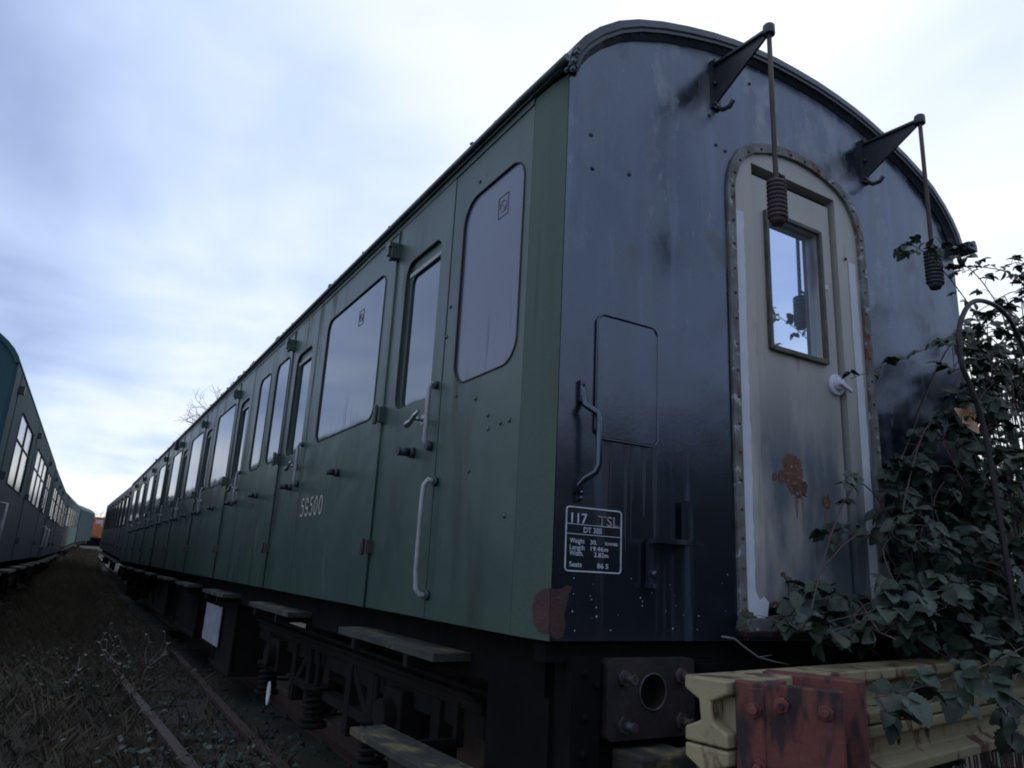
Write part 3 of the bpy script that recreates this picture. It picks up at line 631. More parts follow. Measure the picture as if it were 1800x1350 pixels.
# bogie
def bogie(cy):
    b = empty('bogie', (0, cy, 0)); b.parent = coach
    for s_ in (-1, 1):
        x = -1.08 * s_ * -1 * -1
        f = MB(); X0, X1 = (x - .05, x + .05)
        f.box(X0, X1, -2.2, 2.2, .60, .665); f.box(X0 + .02, X1 - .02, -2.2, 2.2, .50, .60); f.box(X0 - .03, X1 + .03, -2.2, 2.2, .655, .675)
        f.box(X0, X1, -.95, .95, .30, .36)
        for y in (-1.75, -.85, -.45, .45, .85, 1.75): f.box(X0 - .005, X1 + .005, y - .05, y + .05, .18, .60)
        f.obox((x, -.65, .45), (1, 0, 0), (0, 1, .8), (0, -.8, 1), .04, .22, .03); f.obox((x, .65, .45), (1, 0, 0), (0, 1, -.8), (0, .8, 1), .04, .22, .03)
        fo = f.build('side_frame', m_dark2, b, bevel=.006)
        for y in (-1.3, 1.3):
            ax = MB(); ax.box(x - .10, x + .10, y - .13, y + .13, .33, .58); ax.cyl((x - .17 * (1 if s_ > 0 else -1), y, .45), (x, y, .45), .085, 16); ax.build('axle_box', m_dark2, b, bevel=.012)
            ws_ = MB(); xs = -.76 if x < 0 else .76; n = 40
            ws_.tube([(xs - .065, y, .455), (xs + .065, y, .455)], .455, n); ws_.tube([(xs + (.065 if x < 0 else -.065), y, .455), (xs + (.09 if x < 0 else -.09), y, .455)], .485, n)
            ws_.cyl((xs - .10, y, .455), (xs + .1, y, .455), .12, 20); ws_.build('wheel', m_rail, b)
        for y in (-1.0, .14, 1.52) if x < 0 else (-1.0, 1.0):
            sp2 = MB(); cpt = []
            for i in range(5 * 12 + 1):
                t = i / 60; a = i / 12 * 2 * math.pi; cpt.append((x - .07 + .065 * math.cos(a), y + .065 * math.sin(a), .15 + .21 * t))
            sp2.tube(cpt, .016, 7); sp2.cyl((x - .07, y, .12), (x - .07, y, .15), .10, 18); sp2.cyl((x - .07, y, .36), (x - .07, y, .385), .10, 18); sp2.cyl((x - .07, y, .1), (x - .07, y, .6), .018, 8)
            sp2.build('spring', m_dark2, b)
    tr = MB(); tr.box(-1.05, 1.05, -.2, .2, .42, .66); tr.cyl((-.9, -1.3, .455), (.9, -1.3, .455), .08, 14); tr.cyl((-.9, 1.3, .455), (.9, 1.3, .455), .08, 14); tr.build('bolster', m_dark, b)
    return b
b1 = bogie(3.1); b2 = bogie(L1 - 3.3)
# low timber step hung from the bogie, split plank
ls = MB()
for (xa, xb_) in ((-1.56, -1.49), (-1.485, -1.38)):
    ls.sheet([(.30, xa), (1.36, xa + .004), (1.37, xb_), (.28, xb_)], [], lambda u, v, w: (v, u, .50 + w - .02 * (u - 1)), .032)
lso = ls.build('step_board', m_wood, b1, bevel=.004); lso.location = (0, -3.1, 0)
for q in (1.1, .5): MB().box(-1.50, -1.14, q, q + .04, .43, .468).box(-1.14, -1.10, q, q + .04, .43, .62).build('step_bracket', m_dark2, lso)
# equipment boxes under the floor
for i, (a, b, z0) in enumerate(((5.75, 6.75, .10), (8.2, 10.4, .22), (11.5, 13.6, .25))):
    e = MB(); e.box(-1.24, -.72, a, b, z0 + .03, .80); e.box(-1.265, -1.24, a - .02, a + .03, z0, .80); e.box(-1.265, -1.24, b - .03, b + .02, z0, .80); e.box(-1.265, -1.24, a, b, z0, z0 + .05); e.box(-1.27, -.70, a - .02, b + .02, z0 - .0, z0 + .03)
    e.build('equipment_box', m_dark2, coach, bevel=.006)
MB().sheet(jag(6.45, 7.45, .30, .70, 14, .02), [], lambda u, v, w: (-1.275 - w, u, v), .008).build('white_cover', m_whitebox, coach)
MB().sheet([(3.96 + .045 * math.cos(a), .23 + .085 * math.sin(a)) for a in [i * math.pi / 10 for i in range(20)]], [], lambda u, v, w: (-1.30 - w, u, v), .008).build('white_disc', m_white, coach)
MB().tube([(-1.0, 6.9, .45), (-1.0, 8.1, .45)], .16, 20).build('air_reservoir', m_dark, coach)
MB().tube([(-1.1, .3, .74), (-1.12, 2.0, .76), (-1.12, 5.5, .78), (-1.12, 12, .80)], .02, 8).tube([(-1.15, .5, .70), (-1.15, 5.6, .72)], .014, 8).build('brake_pipe', m_dark2, coach)

# ================================================================== OTHER COACHES
def simple_coach(name, label, L, loc, rotz, pitch, s, upper, lower, wins, roofm, split=1.98, endm=None, group=None, hinges=(), handles=()):
    root = empty(name, loc, (pitch, 0, rotz)); tag(root, label, 'train coach', group)
    fn = lambda u, v, w: (s * (1.41 + w), u, v)
    roof_mesh(L, -.03).build('roof', roofm, root)
    hl = [rr(a, b, z0, z1, .05, 4) for a, b, z0, z1, nb in wins]
    up = MB().sheet([(.0, split), (L, split), (L, 3.21), (.0, 3.21)], hl, fn, .04).build('upper_body_side', upper, root)
    lw = MB().sheet([(.0, 1.0), (L, 1.0), (L, split - .001), (.0, split - .001)], [], fn, .04).build('lower_body_side', lower, root)
    MB().sheet([(0, 1.0), (L, 1.0), (L, 3.21), (0, 3.21)], [], lambda u, v, w: (-s * (1.37 - w), u, v), .04).build('far_body_side', lower, root)
    for y in (0, L - .04): MB().sheet(end_poly(hw=1.37), [], lambda u, v, w: (u, y + .04 + w, v), .04).build('end_wall', endm or lower, root)
    for a, b, z0, z1, nb in wins:
        w = MB().box(s * 1.402, s * 1.398, a - .02, b + .02, z0 - .02, z1 + .02).build('window', m_dimglass if s > 0 else m_glass, root)
        f = MB(); f.tube([fn(u, v, .002) for u, v in rr(a, b, z0, z1, .05, 4)], .009, 6, closed=True)
        for i in range(1, nb): y = a + (b - a) * i / nb; f.box(s * 1.385, s * 1.415, y - .018, y + .018, z0, z1)
        if nb > 1: f.box(s * 1.385, s * 1.413, a, b, z0 + (z1 - z0) * .61, z0 + (z1 - z0) * .63)
        f.build('window_frame', m_seal, w)
    for y in hinges:
        MB().tube([fn(y, 1.02, .0), fn(y, 3.2, .0)], .008, 5).build('door_seam', m_groove, root)
        for z in (3.0, 2.0, 1.31): MB().box(s * 1.41, s * 1.47, y - .04, y + .04, z - .045, z + .045).build('hinge', m_iron, root)
    for y in handles: MB().tube([fn(y, 1.72, 0), fn(y, 1.72, .07), fn(y, 1.25, .07), fn(y, 1.25, 0)], .022, 8).build('long_handle', m_handle, root)
    u = MB(); u.box(-1.26, -1.18, .1, L - .1, .78, .985); u.box(1.18, 1.26, .1, L - .1, .78, .985); u.box(-1.2, 1.2, .1, L - .1, .9, .98); u.box(-1.2, 1.2, .04, .12, .55, .98); u.build('solebar', m_dark, root)
    for cy in (2.6, L - 2.6):
        g = MB(); g.box(-1.15, -1.03, cy - 1.9, cy + 1.9, .42, .66); g.box(1.03, 1.15, cy - 1.9, cy + 1.9, .42, .66); g.box(-1.03, 1.03, cy - .2, cy + .2, .4, .66)
        for y in (cy - 1.25, cy + 1.25):
            for x in (-.76, .76): MB().tube([(x - .06, y, .455), (x + .06, y, .455)], .455, 28).build('wheel', m_dark2, root)
            for x in (-1.1, 1.1): g.box(x - .1, x + .1, y - .13, y + .13, .3, .56)
        g.build('bogie', m_dark2, root)
    n = int(L // 2.36)
    for k in range(n): MB().box(s * 1.30, s * 1.53, .6 + 2.36 * k, 1.9 + 2.36 * k, .85, .885).build('step_board', m_wood, root)
    return root
def suburban(L, off=.4):
    w = []; k = 0
    while off + 2.36 * k + 2.1 < L: w += [(off + 2.36 * k + .12, off + 2.36 * k + .58, 2.04, 2.88, 1), (off + 2.36 * k + .93, off + 2.36 * k + 2.08, 2.04, 2.96, 1)]; k += 1
    return w
GA = 'coaches coupled in the left hand row'
simple_coach('railway_coach', 'maroon and grey railway coach coupled behind the long green coach', 20.5, (.05, 23.6, dz(24) - .05), R(-.15), math.atan((dz(44) - dz(24)) / 20), -1, m_plum, m_plum, suburban(20.5), m_roof, hinges=[.3 + 2.36 * k for k in range(8)])
LR = -1.05                                                   # the left row closes in slightly
lx = lambda y: -3.62 - 1.41 + .0183 * (y - 7.5)
simple_coach('railway_coach', 'blue and grey coach with a teal rounded roof end, nearest in the left row', 12.2, (lx(7.5), 7.5, .0), R(LR), R(.1), 1, m_bgrey, m_navy,
             [(1.45, 3.75, 1.98, 2.90, 2), (5.2, 8.9, 1.99, 2.88, 3), (9.7, 11.4, 1.99, 2.88, 2)], m_teal, endm=m_teal, group=GA, hinges=(.55, 4.6, 9.2), handles=(1.2, 11.8))
simple_coach('railway_coach', 'second coach of the left row, blue below and grey around its window band', 16.5, (lx(20.2), 20.2, .0), R(LR), R(.55), 1, m_bgrey, m_navy,
             [(1.0 + 3.1 * k, 3.3 + 3.1 * k, 1.99, 2.86, 2) for k in range(5)], m_navy, endm=m_navy, group=GA, hinges=(.5, 3.7, 6.8), handles=(1.0, 15.8))
simple_coach('railway_coach', 'third coach of the left row, pale teal, just before the plain teal van', 19.0, (lx(37.2), 37.2, dz(38) - .02), R(-1.9), R(1.4), 1, m_bgrey, m_teal,
             [(1.0 + 2.9 * k, 3.1 + 2.9 * k, 1.99, 2.86, 2) for k in range(6)], m_navy, endm=m_teal, group=GA)
# plain teal van
van = empty('goods_van', (-2.38 - 1.41, 57.5, dz(58) - .1), (R(1.4), 0, R(-4.6))); tag(van, 'plain teal goods van with ribbed sides at the far end of the left row', 'railway van')
vb_ = MB().sheet([(0, 1.0), (15, 1.0), (15, 3.25), (0, 3.25)], [], lambda u, v, w: (1.38 + w, u, v), .05).sheet([(0, 1.0), (15, 1.0), (15, 3.25), (0, 3.25)], [], lambda u, v, w: (-1.33 + w, u, v), .05)
for k in range(11): vb_.box(1.38, 1.42, .3 + 1.44 * k, .38 + 1.44 * k, 1.0, 3.2)
vb_.sheet(end_poly(), [], lambda u, v, w: (u, .05 + w, v), .05); vb_.sheet(end_poly(), [], lambda u, v, w: (u, 15 + w, v), .05); vb_.build('van_body', m_teal, van)
roof_mesh(15, -.02).build('roof', m_teal, van)
g = MB(); g.box(-1.2, 1.2, .2, 14.8, .78, .98)
for y in (2.2, 12.8):
    for x in (-.76, .76): MB().tube([(x - .06, y, .455), (x + .06, y, .455)], .455, 24).build('wheel', m_dark2, van)
g.build('underframe', m_dark2, van)
# orange shunter beyond
lc = empty('shunting_locomotive', (-1.0, 82, dz(80) - .55)); tag(lc, 'small orange locomotive far away between the two rows of coaches', 'locomotive')
MB().box(-1.25, 1.25, 0, 8, 1.0, 1.35).box(-.75, .75, 0, 5.2, 1.35, 2.7).build('bonnet', m_orange, lc, bevel=.08)
cbm = MB().box(-1.25, 1.25, 5.2, 8, 1.35, 3.5).build('cab', m_orange, lc, bevel=.08)
MB().box(-1.0, -.35, 5.17, 5.2, 2.5, 3.2).box(.35, 1.0, 5.17, 5.2, 2.5, 3.2).build('window', m_glass, cbm)
MB().box(-1.2, 1.2, -.05, -.002, .3, 1.3).cyl((-.8, -.05, 1.1), (-.8, -.45, 1.1), .2, 16).cyl((.8, -.05, 1.1), (.8, -.45, 1.1), .2, 16).build('buffer_beam', m_dark, lc)
for y in (1.3, 4, 6.7):
    for x in (-.76, .76): MB().tube([(x - .06, y, .5), (x + .06, y, .5)], .5, 24).build('wheel', m_dark2, lc)

# ================================================================== GROUND, TRACK
gb = MB(); xs = [-400, -150, -60, -25, -12, -8] + [-6.6 + .11 * i for i in range(80)] + [2.6, 5, 9, 20, 60, 150, 400]
ys = [-300, -100, -40, -20, -10, -6] + [-4 + .11 * i for i in range(150)] + [12.8 + .5 * i for i in range(60)] + [46, 52, 60, 70, 80, 88, 100, 160, 400, 900]
vs = []
for y in ys:
    for x in xs:
        z = -.16 + dz(y) * (1 if y < 90 else 1)
        if -7 < x < 3 and -5 < y < 45:
            z += .05 * noise.noise(Vector((x * 1.1, y * .9, 0))) + .03 * noise.noise(Vector((x * 5, y * 5, 3)))
            m_ = max(0, 1 - abs(x + 2.75) / .9); z += .10 * m_          # low ridge of weeds between the rows
        vs.append((x, y, z))
nx = len(xs); fs = [(j * nx + i, j * nx + i + 1, (j + 1) * nx + i + 1, (j + 1) * nx + i) for j in range(len(ys) - 1) for i in range(nx - 1)]
gb.add(vs, fs, True); tag(gb.build('ground', m_ground, fixn=False), kind='structure')
def rail_piece(mb, pts):
    # flat-bottom rail section swept along points
    sec = [(-.065, -.155), (.065, -.155), (.065, -.142), (.012, -.125), (.012, -.045), (.035, -.035), (.035, 0), (-.035, 0), (-.035, -.035), (-.012, -.045), (-.012, -.125), (-.065, -.142)]
    pts = [Vector(p) for p in pts]; rows = []
    for i, p in enumerate(pts):
        t = (pts[min(i + 1, len(pts) - 1)] - pts[max(i - 1, 0)]).normalized(); n = Vector((t.y, -t.x, 0)).normalized()
        rows.append([p + n * a + Vector((0, 0, b)) for a, b in sec])
    loft(mb, rows, False, True); k = len(sec); o = len(mb.v) - k * len(rows)
    mb.f += [tuple(range(o, o + k)), tuple(range(o + k * (len(rows) - 1), o + k * len(rows)))]; mb.sm += [False, False]
def track(name, label, x0, ylist, xfn, sleep, group=None):
    root = empty(name, (x0, ylist[0], 0)); tag(root, label, 'railway track', group)
    for s_ in (-.7525, .7525):
        mb = MB(); rail_piece(mb, [(xfn(y) + s_ - x0, y - ylist[0], dz(y)) for y in ylist]); mb.build('rail', m_rail, root)
    for y in sleep:
        MB().obox((xfn(y) - x0, y - ylist[0], dz(y) - .215), (1, 0, 0), (0, 1, 0), (0, 0, 1), 1.28, .125, .06).build('sleeper', m_sleeper, root, bevel=.01)
yl = [-3, 0, 4, 8, 12, 16, 20, 25, 30, 36, 44, 52, 60]
track('railway_track', 'railway track that carries the long green coach', 0, yl, lambda y: 0, [-1.5 + .75 * i for i in range(34)])
track('railway_track', 'railway track under the left hand row of coaches', -5.0, yl, lambda y: -5.03 + .0183 * (y - 7.5), [4 + .8 * i for i in range(30)])
# two loose rails lying beside the coach, over old sleeper ends
r1 = empty('rusty_rail', (-1.94, 1.2, 0)); tag(r1, 'rusty loose rail lying in the weeds, the left one and nearer to the left row', 'rail')
mb = MB(); rail_piece(mb, [(.06, 0, .02), (0, 1.7, 0), (-.06, 3.2, -.01), (-.16, 5.4, -.02), (-.22, 8.0, -.05)]); mb.build('rail', m_rail, r1)
r2 = empty('rusty_rail', (-1.35, 1.6, 0)); tag(r2, 'dark loose rail lying close beside the green coach steps and sleepers', 'rail')
mb = MB(); rail_piece(mb, [(0, 0, -.09), (.0, 3.2, -.085), (.10, 8.2, -.09)]); mb.build('rail', m_rail, r2)
for i, y in enumerate((4.4, 5.15, 5.9, 6.7)):
    o = MB().obox((0, 0, 0), (1, .04 * (i - 1.5), 0), (0, 1, 0), (0, 0, 1), .36, .115, .055).build('sleeper', m_sleeper, None, bevel=.012)
    o.location = (-1.66 + .03 * (i % 2), y, -.185 - .006 * (i % 3)); tag(o, 'weathered timber sleeper between the two loose rails, %s' % ('nearest to the camera', 'second from the camera', 'third from the camera', 'farthest of the four')[i], 'sleeper', 'old sleepers between the loose rails')

# ================================================================== YELLOW BEAM WITH RED BRACKET
yaw = math.atan2(.36, 2.53)
beam = empty('steel_beam', (-1.17, -.565, 0), (0, 0, yaw)); tag(beam, 'rust stained pale yellow steel beam lying across the coach end under the brambles', 'steel beam')
bm_ = MB(); BL = 3.4; W_ = .145
def ibeam(zt, h, tf=.045):
    # section in local y (depth, 0 front .. W_ back) and z, swept along local x ; flanges with sloping inner faces
    sec = [(0, zt), (W_, zt), (W_, zt - tf * .8), (W_ * .66, zt - tf * 1.35), (W_ * .62, zt - h + tf * 1.35), (W_, zt - h + tf * .8), (W_, zt - h), (0, zt - h), (0, zt - h + tf * .8), (W_ * .34, zt - h + tf * 1.35), (W_ * .38, zt - tf * 1.35), (0, zt - tf * .8)]
    loft(bm_, [[(x, a, b) for a, b in sec] for x in [0, .4, 1.0, 1.8, 2.6, BL]], False, True)
    k = len(sec); o = len(bm_.v) - k * 6; bm_.f += [tuple(range(o, o + k)), tuple(range(o + 5 * k, o + 6 * k))]; bm_.sm += [False] * 2
ibeam(.950, .175); ibeam(.769, .175)
bm_.box(.05, .14, .004, .052, .79, .905)
bm_.build('beam_section', m_yellow, beam, bevel=.006)
# red bracket: cheek plates pointing out towards -y
br = MB(); d1 = Vector((.49, -.87, 0)); nrm = Vector((-.87, -.49, 0))
def toloc(p): v = Vector(p) - Vector((-1.17, -.565, 0)); return Vector((v.x * math.cos(yaw) + v.y * math.sin(yaw), -v.x * math.sin(yaw) + v.y * math.cos(yaw), v.z))
def lv(v): return Vector((v.x * math.cos(yaw) + v.y * math.sin(yaw), -v.x * math.sin(yaw) + v.y * math.cos(yaw), 0))
D1, NN = lv(d1), lv(nrm)
A0 = toloc((-1.150, -.575, 0)); A1 = A0 + D1 * .275
c0 = (A0 + A1) / 2 - NN * .02; c0.z = .685
br.obox(c0, D1, NN, (0, 0, 1), .1375, .016, .27)
B0 = toloc((-.845, -.42, 0)); B1 = B0 + D1 * .285; c1 = (B0 + B1) / 2; c1.z = .69; br.obox(c1, D1, NN, (0, 0, 1), .1425, .040, .265)
c2 = (A0 + B0) / 2 + D1 * .06; c2.z = .68; br.obox(c2, (B0 - A0), (B0 - A0).cross(Vector((0, 0, 1))), (0, 0, 1), (B0 - A0).length / 2, .02, .262)
redb = br.build('bracket', m_red, beam, bevel=.005)
for t, z in ((.055, .885), (.125, .905), (.235, .90), (.06, .745), (.13, .735), (.22, .72)):
    p = A0 + D1 * t; p.z = z; q = MB(); q.cyl(p, p + NN * .014, .021, 6); q.cyl(p + NN * .014, p + NN * .036, .012, 10, .010)
    q.build('bolt', m_red, redb, bevel=.002)

# mossy block with a pale patch below the buffer plate
tb = empty('timber_block', (-.93, -.02, .0)); tag(tb, 'mossy timber block with pale paint propped below the buffer plate', 'timber block')
MB().box(-.17, .02, -.11, .2, .36, .655).cyl((.03, -.10, .60), (.03, .2, .60), .06, 16).build('block', m_wood, tb, bevel=.012)
MB().box(.06, .21, -.09, .12, .52, .635).build('pale_end', m_whitebox, tb, bevel=.01)
MB().box(-.2, .22, -.05, .2, -.2, .36).build('lower_block', m_sleeper, tb, bevel=.01)

# ================================================================== VEGETATION
def leaflet(mb, p, d, n, L, w=None, segs=6):
    """toothed pointed leaf blade from p along d, surface normal n; folded along the midrib and drooping"""
    d = Vector(d).normalized(); n = Vector(n); n = (n - d * n.dot(d))
    n = n.normalized() if n.length > 1e-5 else d.orthogonal().normalized()
    s_ = d.cross(n); w = w or L * .42; droop = random.uniform(.05, .35); fold = random.uniform(.15, .5)
    mid = []; lf = []; rt = []
    for i in range(segs * 2 + 1):
        t = i / (segs * 2); prof_ = (math.sin(math.pi * t ** .72) ** .75) if 0 < t < 1 else 0
        tooth = 1.0 if i % 2 else .86
        c = p + d * L * t - n * (droop * L * t * t)
        e = w * prof_ * tooth; mid.append(c); lf.append(c + s_ * e + n * e * fold + d * (.04 * L if i % 2 else 0)); rt.append(c - s_ * e + n * e * fold + d * (.04 * L if i % 2 else 0))
    k = len(mid); vs = mid + lf[1:-1] + rt[1:-1]; fs = []
    for i in range(k - 1):
        for side_, off in ((0, k), (1, k + k - 2)):
            a, b = i, i + 1; c = off + i - 1 + 1 if i + 1 < k - 1 else None; e = off + i - 1 if i > 0 else None
            f = [a, b] + ([c] if c is not None else []) + ([e] if e is not None else [])
            if len(f) > 2: fs.append(tuple(f) if side_ else tuple(f[::-1]))
    mb.add(vs, fs, True)
def compound(lm, sm_, p, d, size, up=Vector((0, 0, 1))):
    """bramble leaf: stalk with three or five leaflets"""
    d = Vector(d).normalized(); st = size * random.uniform(.5, .9); q = p + d * st + Vector((0, 0, .1 * st))
    sm_.tube([p, (p + q) / 2 + Vector((0, 0, .01)), q], .0014, 4, False)
    n = (up + Vector((random.gauss(0, .45), random.gauss(0, .45), random.gauss(0, .25)))).normalized()
    sdv = d.cross(n).normalized()
    leaflet(lm, q, d - Vector((0, 0, .35)), n, size * 1.05)
    for sg in (-1, 1):
        leaflet(lm, q, d * .25 + sdv * sg - Vector((0, 0, .3)), n + sdv * sg * .15, size * .85)
        if random.random() < .35: leaflet(lm, q, -d * .5 + sdv * sg * .8 - Vector((0, 0, .3)), n, size * .6)
def cane(sm_, pts, r0, r1, n=6, thorn=True):
    pts = [Vector(p) for p in pts]; out = []
    for i in range(len(pts) - 1):
        p0 = pts[max(i - 1, 0)]; p1 = pts[i]; p2 = pts[i + 1]; p3 = pts[min(i + 2, len(pts) - 1)]
        for k in range(6):
            t = k / 6; out.append(.5 * ((2 * p1) + (p2 - p0) * t + (2 * p0 - 5 * p1 + 4 * p2 - p3) * t * t + (3 * p1 - 3 * p2 + p3 - p0) * t ** 3))
    out.append(pts[-1]); k = len(out)
    sm_.tube(out, [r0 + (r1 - r0) * i / (k - 1) for i in range(k)], n)
    if thorn:
        for i in range(1, k - 1, 2):
            d = Vector((random.gauss(0, 1), random.gauss(0, 1), random.gauss(0, 1))).normalized() * .008; sm_.tube([out[i], out[i] + d], [.0022, .0003], 4, False)
    return out
UPV = Vector((-.25, -.35, 1)).normalized()
def bramble_bush(name, label, canes, leaf, density, loc, thick=.004, stuff_canes=(), group='bramble bushes beside the coach end'):
    root = empty(name, loc); tag(root, label, 'bramble bush', group); lm, sm_ = MB(), MB(); O = Vector(loc)
    for pts in canes:
        path = cane(sm_, [Vector(p) - O for p in pts], thick, thick * .5)
        for i in range(2, len(path)):
            if random.random() < density:
                d = Vector((random.gauss(-.3, .8), random.gauss(-.4, .8), random.gauss(.1, .4)))
                compound(lm, sm_, path[i], d, leaf * random.uniform(.7, 1.2), UPV)
    lm.build('leaves', m_bleaf, root, fixn=False); sm_.build('canes', m_stem, root)
    return root, lm
# (a) main thicket beside and in front of the right part of the end
def topz(x): return 1.10 + max(0, min(1.0, (x + .25) / 1.0)) * .85 + max(0, x - .75) * .85
can = []
for k in range(120):
    x0 = random.uniform(.35, 3.4); y0 = random.uniform(-.12, -.02) if x0 < 1.5 else random.uniform(-.1, 1.6)
    dx = random.gauss(-.25, .5); tz = min(topz(x0) * random.uniform(.55, 1.0), 3.2)
    xe = max(x0 + dx * 1.3, -.35); ye = min(y0 + random.gauss(-.15, .12), -.08 if xe < 1.5 else 2); ze = max(min(tz - random.uniform(.0, .5), topz(xe)), 1.05)
    can.append([(x0 + .3, y0 + .05, -.1), (x0 + .15, y0, tz * .6), (x0 + dx * .4, y0 - .05, tz), ((x0 + dx + xe) / 2, (y0 + ye) / 2, min((tz + ze) / 2 + .06, topz((x0 + dx + xe) / 2))), (xe, ye, ze)])
bramble_bush('bramble_bush', 'large dark bramble thicket heaped against the right half of the coach end', can, .080, .46, (1.4, -.2, -.1), .0045)
can = []
for k in range(60):
    x0 = random.uniform(1.2, 3.2); y0 = random.uniform(.0, 1.2) if x0 > 1.6 else random.uniform(-.12, -.05); tz = random.uniform(1.6, 2.5) + (x0 - 1.2) * .35
    can.append([(x0 + .3, y0, 0), (x0 + .1, y0, tz * .7), (x0 - random.uniform(.0, .3), y0 - .1, tz), (max(x0 - random.uniform(.3, .7), .8), min(y0 - .15, -.1) if x0 < 2 else y0 - .1, tz - random.uniform(.0, .3))])
bramble_bush('bramble_bush', 'tall dense bramble filling the right edge of the view beside the coach flank', can, .066, .50, (2.2, .2, -.1), .004)
# (b) low spray over the beam, near the door foot
can = []
for k in range(24):
    x0 = random.uniform(.0, 1.3); z0 = random.uniform(.98, 1.15); xe = x0 - random.uniform(.15, .65)
    xe = max(xe, -.50); ze = random.uniform(1.0, 1.18) + max(0, xe + .3) * .35
    can.append([(x0 + .5, random.uniform(-.35, -.15), .9), (x0, -.32 + random.gauss(0, .06), z0 + .08), ((x0 + xe) / 2, -.36 + random.gauss(0, .07), (z0 + ze) / 2 + .09), (xe, -.36 + random.gauss(0, .08), ze)])
bramble_bush('bramble_bush', 'low bramble with big leaves lapping the foot of the cream end door above the beam', can, .086, .34, (.4, -.3, .2), .003)
# (c) sprays hanging in front of the beam
can = [[(1.1, -.42, 1.12), (.35, -.62, 1.04), (-.10, -.66, .97), (-.42, -.66, .925), (-.62, -.64, .90)], [(1.0, -.45, 1.05), (.3, -.6, .98), (-.1, -.64, .90), (-.32, -.62, .87), (-.60, -.60, .87)],
       [(.9, -.45, 1.2), (.45, -.6, 1.06), (.2, -.64, .92), (.1, -.66, .84)], [(1.2, -.4, .95), (.7, -.6, .93), (.35, -.65, .86), (.2, -.66, .78)]]
bramble_bush('bramble_bush', 'bramble spray with large leaves hanging in front of the yellow beam face', can, .088, .40, (.6, -.5, .2), .0035)
# (d) airy high sprays against the end and the sky
can = [[(1.3, -.35, 1.6), (.75, -.47, 2.25), (.60, -.46, 2.48), (.40, -.46, 2.62), (.22, -.45, 2.70), (.10, -.45, 2.69)],
       [(1.4, -.3, 1.8), (1.0, -.42, 2.45), (.75, -.45, 2.66), (.52, -.45, 2.74), (.36, -.45, 2.80)],
       [(1.5, -.3, 1.7), (.95, -.4, 2.2), (.53, -.45, 2.33), (.25, -.45, 2.25), (-.10, -.45, 2.10), (-.34, -.45, 2.00)],
       [(1.7, -.3, 2.0), (1.4, -.4, 2.6), (1.1, -.45, 2.78), (.80, -.42, 2.78), (.62, -.42, 2.70)],
       [(1.9, -.2, 1.9), (1.5, -.3, 2.5), (1.1, -.4, 2.62), (.85, -.4, 2.50), (.70, -.42, 2.35)],
       [(1.6, -.2, 1.8), (1.15, -.35, 2.3), (.8, -.42, 2.42), (.62, -.42, 2.36)], [(1.9, -.2, 2.2), (1.6, -.3, 2.75), (1.3, -.4, 2.92), (1.05, -.42, 2.86)], [(1.5, -.3, 2.1), (1.2, -.36, 2.45), (.95, -.4, 2.35), (.8, -.4, 2.2)],
       [(1.7, -.2, 1.6), (1.3, -.3, 2.1), (1.0, -.4, 2.25), (.75, -.4, 2.15), (.6, -.4, 2.0)]]
bramble_bush('bramble_bush', 'tall airy bramble sprays reaching up past the right edge of the coach end', can, .048, .55, (1.5, -.3, 1.0), .0035)
# thick dark arching cane
ck = MB(); O = Vector((.6, -.5, 1.0)); cane(ck, [Vector(p) - O for p in [(.62, -.48, 1.0), (.52, -.49, 1.85), (.42, -.5, 2.08), (.362, -.5, 2.20), (.385, -.5, 2.36), (.50, -.5, 2.495), (.66, -.5, 2.535), (.82, -.5, 2.50), (1.0, -.48, 2.35), (1.3, -.45, 2.0)]], .012, .010, 8)
o = ck.build('bramble_cane', m_stemblk); o.location = O; tag(o, 'thick dark cane arching like a hoop before the right edge of the coach end', 'bramble cane')
# withered leaf
o_ = MB()
for k in range(5): leaflet(o_, Vector((0, 0, 0)), Vector((random.gauss(-.2, .5), random.gauss(0, .4), random.gauss(0, 1))), Vector((-.5, -1, .3)), .075)
o = o_.build('dead_leaf', m_dead, fixn=False); o.location = (.66, -.34, 2.0); tag(o, 'withered orange leaf caught in the brambles against the black end', 'dead leaf')
# pale fallen twig below sole
tw = MB(); tw.tube([(-.80, -.2, 1.035), (-.74, -.2, 1.028), (-.69, -.2, 1.0), (-.62, -.2, .965), (-.54, -.2, .95), (-.46, -.2, .938)], [.0035, .0035, .003, .003, .0025, .002], 6)
tw.tube([(-.62, -.2, .965), (-.57, -.22, .975)], [.002, .001], 5); tag(tw.build('twig', m_twig), 'pale bare twig hanging just below the black end wall', 'twig')

